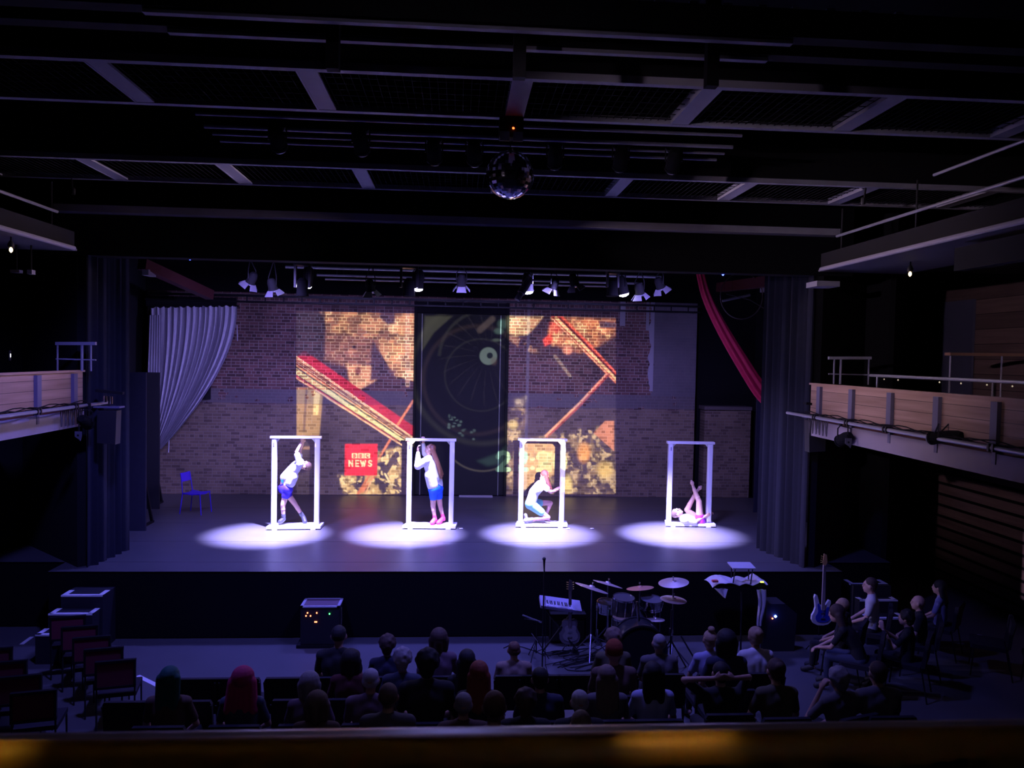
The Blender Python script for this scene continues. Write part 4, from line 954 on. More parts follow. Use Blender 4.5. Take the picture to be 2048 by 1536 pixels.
SKIN = mat('skin_light', (.62, .38, .28), .55, 0, .08, 14); SKD = mat('skin_tan', (.42, .25, .18), .55)
def eyes_(root, c, R, s=1.0):
    for sx in (-1, 1):
        p = V(c) + R @ V((sx * .030 * s, .079 * s, .014 * s)); q = MB(); q.lathe([(.002, -.009), (.008, -.004), (.009, 0), (.008, .004), (.002, .009)], p, 10)
        q.build('eye', mat('eye_dark', (.03, .02, .02), .2), root)

def performer(name, label, Y, J2, cat='person', **kw):
    """J2: joints given as photo pixel + depth offset from the frame plane"""
    J = {}
    for k_, v_ in J2.items():
        if isinstance(v_, tuple) and len(v_) == 3 and k_ not in ('hdl', 'hdr', 'hpl', 'hpr', 'face', 'crown'): J[k_] = at(v_[0], v_[1], Y=Y + v_[2])
        else: J[k_] = v_
    J['R'] = frame3(J['face'], J['crown'])
    base = V(((J['hl'].x + J['hr'].x) / 2, Y, ZST))
    root = thing('person', label, cat, tuple(base), world=True)
    put('body', caps_mesh('body', body_caps(J, k=kw.get('k', .95)), .0075, 3), kw.get('skin', SKIN), root)
    eyes_(root, J['head'], J['R'])
    return root, J

# ------------------------------------------------------------------ the four standing white frames
def white_frame(i, Y, xl, xr, ytop, ybot, rz, lb, bev=.0):
    pl_, pr_ = at(xl, ybot, Y=Y), at(xr, ybot, Y=Y); w_ = pr_.x - pl_.x; cx = (pl_.x + pr_.x) / 2
    H = at((xl + xr) / 2, ytop, Y=Y).z - ZST
    t = thing('door_frame', lb, 'frame', (cx, Y, ZST), rz, 'white doorway frames on the stage')
    tk = .10; hw = w_ / 2
    for s_ in (-1, 1):
        q = MB(); x = s_ * (hw + tk * .5)
        q.prism([(x - tk * .5 + a, -.06 + b) for a, b in ((.012, 0), (tk - .012, 0), (tk, .012), (tk, .108), (tk - .012, .12), (.012, .12), (0, .108), (0, .012))], .07, H - .05, lambda u, v, w2: (u, v, w2))
        q.build('post', WHITEP, t, 0)
    q = MB(); q.prism([(-.066, H - .05), (.066, H - .05), (.07, H - .04), (.07, H - .008), (.06, H), (-.06, H), (-.07, H - .008), (-.07, H - .04)], -hw - tk - .03, hw + tk + .03, lambda u, v, w2: (w2, u, v)); q.build('top_bar', WHITEP, t, 0)
    q = MB(); q.prism([(-hw - tk - .06, -.22), (hw + tk + .05, -.22), (hw + tk + .08, .16), (-hw - tk - .0, .16)], .02, .07, lambda u, v, w2: (u, v, w2)); q.build('base_board', WHITEP, t, 0)
    for s_ in (-1, 1): MB().box((s_ * (hw), -.02, .012), (.10, .40, .02)).build('foot_batten', WHITEP, t, 0)
    q = MB()
    for s_ in (-1, 1): q.prism([(s_ * hw, H - .05), (s_ * hw, H - .13), (s_ * (hw - .07), H - .05)], -.01, .01, lambda u, v, w2: (u, w2, v))
    q.build('corner_gusset', WHITEP, t, 0)
    MB().box((-hw - tk * .5, -.063, H - .16), (.022, .01, .075)).build('latch_hole', mat('slot_grey', (.25, .24, .35), .6), t, 0)
    return t
FR = [(15.8, 553, 628, 872, 1048, .06, 'leftmost of the four white doorway frames, holding the person bending backwards'),
      (15.9, 822, 897, 877, 1051, -.02, 'second white doorway frame from the left, around the long-haired person'),
      (16.1, 1045, 1118, 877, 1050, .0, 'third white doorway frame from the left, around the crouching person'),
      (16.2, 1342, 1411, 883, 1054, -.05, 'rightmost of the four white doorway frames, around the person lying down')]
for i, f in enumerate(FR): white_frame(i, *f)

CH = lambda nm, caps, m_, root, vox=.010, it=9: put(nm, caps_mesh(nm, caps, vox, it), m_, root)
WSH = mat('white_cotton_shirt', (.80, .80, .80), .85, 0, .05, 25, .1)
def sl_(a, b, k): return V(a).lerp(V(b), k)
# 1: bending backwards, one arm on the bar
Y = 15.86
p1, J = performer('a', 'person in white shirt and dark blue shorts bending backwards in a white frame', Y, dict(
    hl=(567, 977, .08), hr=(575, 978, -.08), waist=(573, 955, 0), sl=(597, 925, .17), sr=(599, 928, -.16), head=(611, 931, 0),
    er=(593, 904, -.16), wr=(603, 885, -.04), el=(600, 906, .15), wl=(606, 886, .04), kr=(566, 1010, -.10), ar=(567, 1038, -.08), tr=(560, 1044, -.12),
    kl=(590, 1008, .10), al=(607, 1035, .12), tl=(610, 1044, .02), face=(-.25, -.25, 1), crown=(1, 0, -.25), curl=.9, hdr=(.1, .2, 1), hdl=(.05, -.2, 1), hpr=(0, 1, 0), hpl=(0, -1, 0)))
CH('shirt', torso_caps(J, .020)[3:] + [('c', sl_(J['hl'], J['sl'], .25), sl_(J['hl'], J['sl'], .5), .105, .10), ('c', sl_(J['hr'], J['sr'], .25), sl_(J['hr'], J['sr'], .5), .105, .10),
    ('c', J['sr'], sl_(J['sr'], J['er'], .75), .07, .062), ('c', J['sl'], sl_(J['sl'], J['el'], .75), .07, .062)], WSH, p1)
CH('shorts', torso_caps(J, .018)[:1] + [('c', J['hl'], sl_(J['hl'], J['kl'], .42), .105, .085), ('c', J['hr'], sl_(J['hr'], J['kr'], .42), .105, .085)], mat('indigo_shorts', (.04, .015, .42), .6, 0, .5, 12), p1)
CH('waistband', [('c', sl_(J['hl'], J['waist'], .8), sl_(J['hr'], J['waist'], .8), .103, .103)], mat('turquoise_band', (.05, .55, .40), .6), p1)
for s_ in 'lr':
    k_ = CH('sock', [('c', sl_(J['k' + s_], J['a' + s_], .68), J['a' + s_], .046, .045)], mat('black_white_sock', (.05, .05, .06), .8), p1, .008)
    CH('shoe', [('c', J['a' + s_], J['t' + s_], .050, .050)], mat('black_shoe', (.03, .03, .04), .5), p1, .008)
CH('hair', [('e', J['head'] + J['R'] @ V((0, -.022, .042)), (.084, .094, .088), J['R'])], mat('fair_short_hair', (.16, .09, .06), .8), p1, .008)
# 2: standing, back to us, arms up to the bar
Y = 15.94
p2, J = performer('b', 'long-haired person in white sweatshirt, bright blue shorts and pink socks reaching up', Y, dict(
    hl=(867, 978, -.08), hr=(876, 977, .08), waist=(869, 955, 0), sl=(853, 921, -.16), sr=(868, 920, .15), head=(860, 898, 0),
    el=(836, 932, -.14), wl=(836, 903, -.08), er=(850, 907, .10), wr=(846, 886, .0), kl=(866, 1012, -.06), al=(870, 1038, -.05), tl=(864, 1046, -.16),
    kr=(880, 1010, .08), ar=(886, 1036, .06), tr=(877, 1046, -.10), face=(-1, .1, .45), crown=(.35, 0, 1), curl=.8, hdl=(-.05, 0, 1), hdr=(.05, .1, 1), hpl=(1, 0, 0), hpr=(-.4, 1, 0)), k=.97)
CH('sweatshirt', torso_caps(J, .030)[3:] + [('c', sl_(J['hl'], J['sl'], .12), sl_(J['hl'], J['sl'], .5), .118, .118), ('c', sl_(J['hr'], J['sr'], .12), sl_(J['hr'], J['sr'], .5), .118, .118),
    ('c', J['sl'], J['el'], .085, .080), ('c', J['el'], sl_(J['el'], J['wl'], .9), .080, .040), ('c', J['sr'], J['er'], .080, .070), ('c', J['er'], sl_(J['er'], J['wr'], .9), .070, .040)], WSH, p2)
CH('shorts', torso_caps(J, .020)[:1] + [('c', J['hl'], sl_(J['hl'], J['kl'], .5), .108, .082), ('c', J['hr'], sl_(J['hr'], J['kr'], .5), .108, .082)], mat('azure_shorts', (.01, .14, .95), .6, 0, .3, 9), p2)
for s_ in 'lr':
    CH('sock', [('c', sl_(J['k' + s_], J['a' + s_], .72), J['a' + s_], .042, .043), ('c', J['a' + s_], J['t' + s_], .046, .050), ('c', J['a' + s_], J['a' + s_] - V((-.02, 0, .03)), .04, .036)], mat('hot_pink_sock', (.85, .08, .22), .8), p2, .008)
Hh = J['head']; R = J['R']
st = [('e', Hh + R @ V((0, -.028, .030)), (.088, .088, .092), R)]
for k_ in (-.07, -.035, 0, .035, .07):
    a_ = Hh + V((.05, k_, .0)); b_ = at(875, 925, Y=Y + k_ * 1.3); c_ = at(883 + k_ * 40, 957 - abs(k_) * 120, Y=Y + k_ * 1.2 - .03)
    st += [('c', a_, b_, .048, .050), ('c', b_, c_, .050, .022)]
CH('hair', st, mat('long_chestnut_hair', (.22, .09, .05), .5, 0, .4, 30, .4), p2, .009)
# 3: crouching, facing the right-hand post
Y = 16.12
p3, J = performer('c', 'person crouching in white top and pale teal shorts, hand on a white post', Y, dict(
    hl=(1062, 1006, .08), hr=(1061, 1008, -.08), waist=(1068, 985, 0), sl=(1085, 966, .16), sr=(1083, 968, -.15), head=(1089, 951, 0),
    er=(1101, 984, -.14), wr=(1110, 982, -.05), el=(1104, 984, .12), wl=(1112, 978, .06), kr=(1096, 1035, -.14), ar=(1064, 1039, -.14), tr=(1050, 1040, -.16),
    kl=(1101, 1006, .14), al=(1089, 1035, .12), tl=(1100, 1043, .10), face=(.8, 0, -.5), crown=(.5, 0, .85), curl=.9, hdr=(.8, .2, .5), hdl=(.8, 0, .5), hpr=(1, 0, 0), hpl=(1, 0, 0)), skin=mat('skin_pink', (.60, .33, .28), .55))
J['tr'] = at(1052, 1030, Y=Y - .15)
CH('top', torso_caps(J, .022)[1:] + [('c', J['sr'], sl_(J['sr'], J['er'], .6), .072, .065), ('c', J['sl'], sl_(J['sl'], J['el'], .6), .072, .065)], WSH, p3)
CH('shorts', torso_caps(J, .024)[:1] + [('c', J['hr'], sl_(J['hr'], J['kr'], .62), .112, .085), ('c', J['hl'], sl_(J['hl'], J['kl'], .45), .112, .085)], mat('pale_teal_shorts', (.22, .55, .52), .7), p3)
CH('shoe', [('c', J['ar'], at(1051, 1041, Y=Y - .15), .045, .05), ('c', at(1051, 1030, Y=Y - .15), at(1054, 1044, Y=Y - .15), .036, .036)], mat('lilac_shoe', (.35, .33, .6), .6), p3, .008)
st = [('e', J['head'] + J['R'] @ V((0, -.02, .03)), (.086, .09, .088), J['R'])]
for k_ in (-.06, 0, .06): st.append(('c', J['head'] + V((.02, k_, .02)), at(1101 + k_ * 30, 977, Y=Y + k_ - .03), .05, .022))
CH('hair', st, mat('reddish_hair', (.30, .09, .07), .6, 0, .3, 30, .3), p3, .009)
# 4: lying on the back with the legs up
Y = 16.2
p4, J = performer('d', 'person in white shirt and purple shorts lying down with crossed legs raised', Y, dict(
    hl=(1401, 1042, .09), hr=(1400, 1044, -.09), waist=(1386, 1046, 0), sl=(1369, 1037, .16), sr=(1370, 1040, -.16), head=(1354, 1026, 0),
    er=(1390, 1044, -.20), wr=(1408, 1034, -.14), el=(1392, 1040, .20), wl=(1412, 1030, .14), kl=(1374, 1020, .10), al=(1392, 985, .04), tl=(1402, 973, .02),
    kr=(1398, 1003, -.08), ar=(1388, 978, -.04), tr=(1383, 962, -.06), face=(.35, -.25, 1), crown=(-1, 0, .45), curl=.4, up=True, hdr=(1, 0, .5), hdl=(1, 0, .4), hpr=(0, 1, 0), hpl=(0, -1, 0), hs=1.08), k=1.12)
CH('shirt', torso_caps(J, .042)[3:] + [('c', J['sr'], J['er'], .07, .058), ('c', J['sl'], J['el'], .07, .058)], WSH, p4)
CH('shorts', [('c', sl_(J['hl'], J['hr'], .1), sl_(J['hl'], J['hr'], .9), .118, .118), ('c', J['hr'], sl_(J['hr'], J['kr'], .25), .118, .10), ('c', J['hl'], sl_(J['hl'], J['kl'], .25), .118, .10), ('c', sl_(J['hl'], J['hr'], .5), J['waist'], .118, .115)], mat('violet_shorts', (.40, .04, .55), .6), p4)
CH('hair', [('e', J['head'] + J['R'] @ V((0, -.026, .034)), (.090, .096, .098), J['R'])], mat('dark_blond_hair', (.17, .10, .07), .8), p4, .008)

# ------------------------------------------------------------------ purple chair on the stage
pc = at(393, 1022, Z=ZST); t = thing('stage_chair', 'violet-blue metal chair standing on the dark left of the stage', 'chair', (pc.x, 17.0, ZST), -.25)
vio = mat('violet_enamel', (.06, .02, .62), .45)
pc = at(392, 1020, Y=17.2); t.location = (pc.x, 17.2, ZST)
sc_ = 1.08
MB().grid(lambda u, v: (-.20 + .42 * u, -.20 + .40 * v, .455 + .012 * math.cos(u * 2 * PI) * math.cos(v * 2 * PI)), 10, 10, .018).build('seat', vio, t)
MB().grid(lambda u, v: (-.235 - .03 * v + .02 * math.sin(u * PI), -.17 + .34 * u, .70 + .19 * v), 8, 6, .016).build('backrest', vio, t)
for sx in (-1, 1):
    for sy in (-1, 1):
        if sx < 0: MB().tube([(-.26, sy * .20, 0), (-.205, sy * .185, .45), (-.235, sy * .17, .70), (-.262, sy * .165, .87)], .011, 8).build('leg', vio, t)
        else: MB().tube([(.25, sy * .20, 0), (.21, sy * .185, .45)], .011, 8).build('leg', vio, t)
MB().tube([(-.2, -.18, .44), (.2, -.18, .44), (.2, .18, .44), (-.2, .18, .44), (-.2, -.18, .44)], .010, 8).build('seat_frame', vio, t)
# bits on the stage floor
for px, py, lb in ((922, 1057, 'right of the second white frame'), (1136, 1057, 'right of the third white frame'), (1184, 1057, 'alone between the third and fourth frames')):
    p = at(px, py, Z=ZST + .01); o = MB().box(p, (.07, .05, .008), Matrix.Rotation(.4, 3, 'Z')).build('tape_mark', WHITEP, None, 0); tag(o, 'small white tape mark on the stage floor, ' + lb, 'tape')
a, b = at(918, 991, Y=19.4), at(985, 991, Y=19.4)
o = MB().span((a.x, 19.3, ZST), (b.x, 19.45, ZST + .03)).build('door_threshold', mat('pale_strip', (.5, .48, .46), .6), None, 0); tag(o, 'pale threshold strip lying at the foot of the dark doorway', 'strip')
# ------------------------------------------------------------------ pit: rack case, band gear
led = lambda n, c, s: mat(n, c, .5, emit=(c, s))
Yc = at(638, 1297, Z=0).y; xa_, xb_ = at(600, 1297, Y=Yc).x, at(677, 1297, Y=Yc).x; zt_ = at(638, 1213, Y=Yc).z
t = thing('rack_case', 'black equipment rack with silver rim and tiny red lights in front of the stage', 'rack', ((xa_ + xb_) / 2, Yc + .2, 0), world=True)
MB().span((xa_, Yc + .02, .06), (xb_, Yc + .42, zt_ - .02)).build('body', mat('rack_black', (.010, .010, .014), .5), t, 0); rb_ = COL.objects[-1]
MB().span((xa_ - .06, Yc, 0), (xb_ - .02, Yc + .44, .05)).build('base_board', BLK, t, 0)
rim = mat('silver_rim', (.65, .63, .72), .35, .4)
for a, b in (((xa_ - .01, Yc, zt_ - .02), (xb_ + .01, Yc + .045, zt_)), ((xa_ - .01, Yc + .41, zt_ - .02), (xb_ + .01, Yc + .43, zt_)), ((xa_ - .01, Yc, zt_ - .02), (xa_ + .035, Yc + .43, zt_)), ((xb_ - .035, Yc, zt_ - .02), (xb_ + .01, Yc + .43, zt_))):
    MB().span(a, b).build('rim', rim, t, 0)
MB().span((xa_ + .03, Yc + .04, zt_ - .02), (xb_ - .03, Yc + .41, zt_ - .012)).build('lid', mat('lid_rose', (.16, .10, .12), .5), t, 0)
for px, py, c in ((615, 1226, 0), (612, 1232, 0), (621, 1232, 0), (633.5, 1226, 0), (630, 1244, 0), (633, 1244, 0), (659, 1228, 1)):
    p = at(px, py, Y=Yc + .015); MB().lathe([(.005, -.010), (.012, 0), (.005, .012)], p, 10).build('status_light', led('led_green', (.05, 1, .12), 10) if c else led('led_orange', (1, .17, .06), 9), rb_)
MB().tube([(xb_ + .02, Yc + .1, zt_ - .05), (xb_ + .03, Yc + .08, zt_ - .2), (xb_ + .02, Yc + .1, zt_ - .4), (xb_ + .03, Yc + .12, .02)], .008, 6).build('side_cable', mat('cable_grey', (.1, .1, .1)), t)

def stand_tripod(q, x, y, ztop, spread=.26, hub=.32, r=.010, rot=0):
    q.tube([(x, y, .10), (x, y, ztop)], r, 8)
    for k in range(3):
        a = rot + 2 * PI * k / 3; q.tube([(x, y, hub), (x + spread * math.cos(a), y + spread * math.sin(a), .01)], r * .8, 6)
        q.tube([(x, y, .12), (x + spread * .5 * math.cos(a), y + spread * .5 * math.sin(a), hub * .5)], r * .6, 6)
# microphone
p = at(1089, 1118, Y=11.0)
t = thing('microphone_stand', 'black microphone on an upright stand in the pit, left of the drum kit', 'microphone stand', (p.x, 11.0, 0), world=True)
MB().tube([(p.x, 11, .03), (p.x, 11, p.z - .17)], .011, 8).build('pole', BLKM, t)
MB().lathe([(.14, 0), (.14, .015), (.03, .03), (.02, .06)], (p.x, 11, 0), 20).build('round_base', BLKM, t)
MB().tube([(p.x, 11, p.z - .19), (p.x - .004, 11, p.z - .03), (p.x - .006, 11, p.z - .02)], [.009, .017, .02], 12).build('microphone', BLKM, t); mc_ = COL.objects[-1]
MB().lathe([(.01, -.026), (.026, -.008), (.026, .012), (.012, .026)], (p.x - .006, 11, p.z), 12).build('grille', mat('mic_grille', (.05, .05, .05), .5, .5), mc_)
MB().tube([(p.x + .01, 11, p.z - .19), (p.x + .03, 10.98, .8), (p.x + .04, 10.95, .2), (p.x + .1, 10.9, .01)], .005, 6).build('cable', BLK, t)
# keyboard
a, b = at(1080, 1203, Y=12.05), at(1161, 1214, Y=12.05)
t = thing('keyboard', 'slim pale keyboard instrument tilted on its stand behind the microphone', 'keyboard', tuple(a.lerp(b, .5)), world=True)
dv = (b - a).normalized(); R = Matrix((dv, V((0, .93, .36)), dv.cross(V((0, .93, .36))))).transposed()
c = a.lerp(b, .5); L = (b - a).length
MB().box(c, (L, .26, .05), R).build('case', mat('lilac_grey_case', (.30, .28, .42), .5), t, 0); kc_ = COL.objects[-1]
q = MB()
n = 25
for i in range(n): q.box(c + R @ V((-.36 * L + .026 * i * L, -.055, .028)), (.022 * L, .13, .008), R)
q.build('white_keys', mat('ivory_keys', (.45, .43, .55), .4), kc_, 0)
q = MB()
for i in range(n - 1):
    if i % 7 not in (2, 6): q.box(c + R @ V((-.36 * L + .026 * i * L + .013 * L, -.03, .036)), (.012 * L, .08, .012), R)
q.build('black_keys', BLK, kc_, 0)
MB().tube([(c.x - .28, 11.95, .01), (c.x + .26, 12.1, c.z - .06)], .015, 8).tube([(c.x + .28, 11.95, .01), (c.x - .26, 12.1, c.z - .06)], .015, 8).build('cross_stand', BLKM, t)
# combo amp below
p = at(1140, 1270, Y=12.3)
t = thing('guitar_amplifier', 'black amplifier standing on the pit floor behind the guitar', 'amplifier', (p.x, 12.4, 0), world=True)
MB().span((p.x - .32, 12.3, .02), (p.x + .26, 12.55, .48)).build('cabinet', BLK, t, 0)
MB().span((p.x - .29, 12.29, .05), (p.x + .23, 12.3, .38)).build('grille_cloth', mat('grille_black', (.02, .02, .022), .9), t, 0)
# guitar with single-cut body
def guitar(root, base, scale, lean, matb, matf, neckm, headm, double=False, pick=None, Y=None):
    """base = bottom of the body; upright, face towards the camera"""
    T = lambda x, y, z: (base[0] + x * scale, base[1] + y * scale + z * lean * scale, base[2] + z * scale)
    if not double: out = [(0, 0), (.08, .005), (.14, .04), (.17, .10), (.165, .17), (.13, .23), (.115, .28), (.13, .33), (.12, .38), (.08, .40), (.035, .39), (-.035, .40), (-.09, .39), (-.125, .35), (-.13, .30), (-.115, .26), (-.14, .21), (-.168, .16), (-.165, .09), (-.13, .035), (-.07, .004)]
    else: out = [(.02, 0), (.10, .02), (.155, .07), (.165, .14), (.14, .20), (.11, .25), (.115, .31), (.135, .37), (.13, .41), (.10, .42), (.075, .38), (.05, .34), (.03, .33), (-.03, .33), (-.06, .36), (-.075, .43), (-.10, .50), (-.13, .51), (-.145, .46), (-.13, .38), (-.12, .30), (-.14, .23), (-.175, .17), (-.18, .10), (-.15, .04), (-.08, .005)]
    q = MB(); q.prism(out, -.022, .022, lambda u, v, w_: T(u, w_, v)); q.build('body', matb, root, 0)
    zt0 = .36 if not double else .34; zn = .84 if not double else 1.0
    q = MB(); q.prism([(-.028, zt0 - .08), (.028, zt0 - .08), (.021, zn), (-.021, zn)], -.045, -.020, lambda u, v, w_: T(u, w_, v)); q.build('neck', neckm, root, 0)
    q = MB(); q.prism([(-.022, zn), (.022, zn), (.045, zn + .05), (.03, zn + .17), (-.015, zn + .19), (-.035, zn + .05)], -.042, -.028, lambda u, v, w_: T(u, w_, v)); q.build('headstock', headm, root, 0); hs_ = COL.objects[-1]
    q = MB()
    for k in range(4):
        for s_ in ((-1, 1) if not double else (-1,)): q.tube([T(s_ * .03, -.035, zn + .04 + .035 * k), T(s_ * .062, -.035, zn + .045 + .035 * k)], .007 * scale, 6)
    q.build('tuning_pegs', mat('brass_pegs', (.55, .38, .10), .3, .6), hs_)
    if pick is not None:
        q = MB(); q.prism([(u * .72 + .01, v * .62 + .05) for u, v in out], -.030, -.023, lambda u, v, w_: T(u, w_, v)); q.build('pickguard', pick, root, 0)
    MB().box(T(0, -.032, .12), (.075 * scale, .02, .02 * scale)).build('bridge', CHROME, root, 0); MB().box(T(0, -.032, .20), (.07 * scale, .016, .022 * scale)).build('pickup', CHROME, root, 0)
    q = MB()
    for k in range(4): x = -.013 + .0087 * k; q.tube([T(x * 1.3, -.043, .12), T(x, -.05, zn)], .0015, 4)
    q.build('strings', CHROME, root)
p = at(1139, 1288, Y=12.0)
t = thing('electric_guitar', 'electric guitar standing upright on a stand, left of the cymbals', 'guitar', (p.x, 12.0, 0), world=True)
guitar(t, (p.x, 12.0, p.z), 1.0 * (at(1146, 1163, Y=12.0).z - p.z) / 1.02, .10, mat('grey_burst', (.12, .11, .12), .25), None, mat('dark_neck', (.07, .05, .05), .4), mat('dark_head', (.06, .05, .05), .4), pick=mat('pick_cream', (.20, .19, .19), .3))
q = MB(); q.tube([(p.x, 12.12, .02), (p.x, 12.16, .55)], .01, 6).tube([(p.x - .12, 11.95, .02), (p.x, 12.12, .12), (p.x + .12, 11.95, .02)], .01, 6).tube([(p.x, 12.12, .12), (p.x, 12.32, .02)], .01, 6).tube([(p.x - .09, 11.95, p.z), (p.x, 12.12, p.z + .02), (p.x + .09, 11.95, p.z)], .01, 6)
q.build('guitar_stand', BLKM, t)
# low music stand / pedal bar
a, b = at(1045, 1230, Y=11.6), at(1083, 1245, Y=11.6)
t = thing('music_stand', 'low folding stand with thin angled arms left of the guitar', 'stand', (a.x, 11.6, 0), world=True)
MB().beam(a, b, .012, .02).build('desk_lip', PIPEM, t, 0)
MB().beam((a + b) / 2 + V((-.02, .0, -.02)), (a + b) / 2 + V((.10, .22, -.10)), .22, .008).build('desk', BLKM, t, 0)
q = MB(); stand_tripod(q, (a.x + b.x) / 2 + .08, 11.65, (a.z + b.z) / 2 - .03, .2); q.build('tripod', BLKM, t)
a, b = at(1063, 1266, Y=11.5), at(1076, 1283, Y=11.5)
o = MB().tube([a, b], .008, 8).build('chrome_tube', CHROME); tag(o, 'short bright chrome tube lying aslant by the low stand', 'tube')

# drum kit
brz = mat('cymbal_pale_bronze', (.78, .66, .62), .38, .7, .1, 20); brz2 = mat('cymbal_copper', (.75, .40, .28), .4, .7)
gk = 'drum kit in the pit'
def cymbal(px, py, Y, rpx, tiltx, tilty, lb, m_=brz, stand=True, zfoot=0, rot=0.0, kind='cymbal_stand'):
    c = at(px, py, Y=Y); r = rpx / F * Y
    t = thing(kind, lb, 'cymbal', (c.x, Y, zfoot), group=None, world=True)
    R = Euler((tilty, tiltx, 0)).to_matrix()
    MB().lathe([(.004, .028 * r * 4), (.14 * r, .022 * r * 4), (.2 * r, .004 * r * 4), (r * .6, -.006), (r, -.018), (r, -.020), (.2 * r, 0), (.01, .02)], c, 40, R).build('cymbal', m_, t)
    MB().lathe([(.008, -.02), (.008, .05), (.014, .055), (.014, .075), (.006, .08)], c, 10, R).build('wing_nut', CHROME, t)
    if stand:
        q = MB(); stand_tripod(q, c.x, Y, c.z - .02, .3, .36, .012, rot); q.build('tripod', CHROME if False else mat('dull_chrome', (.25, .24, .30), .3, .9), t)
    return t
cymbal(1184, 1174, 11.75, 35, .30, -.14, 'large cymbal tilted down to the right, leftmost of the kit', rot=.3)
cymbal(1216, 1166, 12.05, 31, .26, -.17, 'pale cymbal behind and above the leftmost one', rot=1)
cymbal(1280, 1174, 11.95, 28, -.10, -.14, 'copper-toned cymbal in the middle of the kit', brz2, rot=.6)
cymbal(1347, 1163, 11.3, 31, -.12, .04, 'large bright cymbal at the top right of the kit, upper of two', rot=.2)
cymbal(1347, 1197, 11.3, 27, .06, .02, 'bright cymbal below the top right one, lower of the two', stand=False)
cymbal(1311, 1237, 11.5, 19, .0, -.10, 'small grey cymbal low on the right of the kit', rot=.8)
shell = mat('black_drum_shell', (.02, .02, .024), .25); skinm = mat('drum_skin', (.30, .22, .17), .5); gsh = mat('green_sparkle', (.02, .40, .18), .3, .3)
def drum(name, px, py, Y, r, h, lb, mshell, mskin, tilt=(0, 0, 0), legs=0, lug=8):
    c = at(px, py, Y=Y); t = thing(name, lb, 'drum', (c.x, Y, 0 if legs else c.z), world=True)
    R = Euler(tilt).to_matrix()
    MB().lathe([(r * .99, -h / 2), (r, -h / 2 + .01), (r, h / 2 - .01), (r * .99, h / 2)], c, 32, R).build('shell', mshell, t); sh_ = COL.objects[-1]
    MB().lathe([(.004, h / 2 + .002), (r * .97, h / 2 + .002), (r * .97, h / 2 - .004)], c, 32, R).build('drum_head', mskin, t)
    for s_ in (-1, 1): MB().lathe([(r * 1.03, s_ * h / 2 - .014), (r * 1.03, s_ * h / 2 + .014), (r * .97, s_ * h / 2 + .014), (r * .97, s_ * h / 2 - .014)], c, 32, R).build('hoop', CHROME, t)
    q = MB()
    for k in range(lug):
        a = 2 * PI * k / lug; e = lambda z: c + R @ V((r * 1.05 * math.cos(a), r * 1.05 * math.sin(a), z)); q.tube([e(-h / 2), e(h / 2)], .005, 6).tube([e(-h * .15), e(h * .15)], .012, 6)
    q.build('lugs', CHROME, sh_)
    if legs:
        q = MB()
        for k in range(3): a = .5 + 2 * PI * k / 3; q.tube([(c.x + r * 1.05 * math.cos(a), Y + r * 1.05 * math.sin(a), c.z), (c.x + r * 1.1 * math.cos(a), Y + r * 1.1 * math.sin(a), .01)], .008, 6)
        q.build('leg', CHROME, t)
    return t
drum('tom_drum', 1246, 1212, 11.6, .165, .27, 'black tom drum raised in the middle of the kit', shell, mat('dark_skin', (.05, .05, .06), .4), (.12, .05, 0))
drum('floor_tom', 1246, 1254, 11.45, .165, .28, 'floor drum with a tan head, below the raised tom', shell, skinm, (0, 0, 0), legs=1)
drum('snare_drum', 1303, 1207, 11.7, .17, .13, 'chrome snare drum on the right of the kit', CHROME, mat('dusky_skin', (.09, .09, .11), .4), (.1, 0, 0), legs=1)
drum('small_tom', 1213, 1213, 11.9, .15, .14, 'small bright drum behind the leftmost cymbal stands', CHROME, mat('dusky_skin', (.09, .09, .11), .4), (.1, 0, 0), legs=1)
c = at(1286, 1306, Y=10.85); t = thing('bass_drum', 'large black bass drum lying on its side at the front of the kit', 'drum', (c.x, 11.1, 0), world=True)
rk = .37; R = Matrix.Rotation(PI / 2, 3, 'X'); cc = V((c.x, 11.1, rk + .03))
MB().lathe([(rk * .99, -.20), (rk, -.19), (rk, .16), (rk * .99, .17)], cc, 40, R).build('shell', shell, t)
MB().lathe([(.004, .175), (rk * .97, .175), (rk * .97, .165)], cc, 40, R).build('front_head', BLK, t)
for s_ in (-.19, .17): MB().lathe([(rk * 1.04, s_ - .02), (rk * 1.04, s_ + .02), (rk * .97, s_ + .02), (rk * .97, s_ - .02)], cc, 40, R).build('hoop', shell, t)
q = MB()
for s_ in (-1, 1): q.tube([cc + V((s_ * rk, -.1, 0)), cc + V((s_ * (rk + .15), -.22, -rk))], .01, 6)
q.build('spur', CHROME, t)
MB().tube([cc + V((0, .05, rk)), cc + V((-.03, .08, rk + .28))], .02, 8).build('tom_post', CHROME, t)
c = at(1262, 1247, Y=11.75); drum('green_tom', 1270, 1240, 11.75, .15, .22, 'bright green drum shell glimpsed in the middle of the kit', gsh, mat('dark_skin', (.05, .05, .06), .4), (.9, .3, 0))
p = at(1347, 1300, Y=10.95); t = thing('boom_stand', 'black tripod stand with a long slanting leg at the right of the kit', 'stand', (p.x, 11.1, 0), world=True)
q = MB(); q.tube([(p.x, 11.1, .05), (p.x, 11.1, .95)], .014, 8).tube([at(1362, 1272, Y=11.1), at(1388, 1316, Y=10.9)], .012, 8).tube([(p.x, 11.1, .5), (p.x - .28, 11.2, .01)], .011, 6).tube([(p.x, 11.1, .5), (p.x + .3, 11.3, .01)], .011, 6)
q.build('tripod', BLKM, t); MB().lathe([(.03, -.05), (.034, 0), (.03, .05)], (p.x, 11.1, .62), 10).build('wing_clamp', CHROME, t)
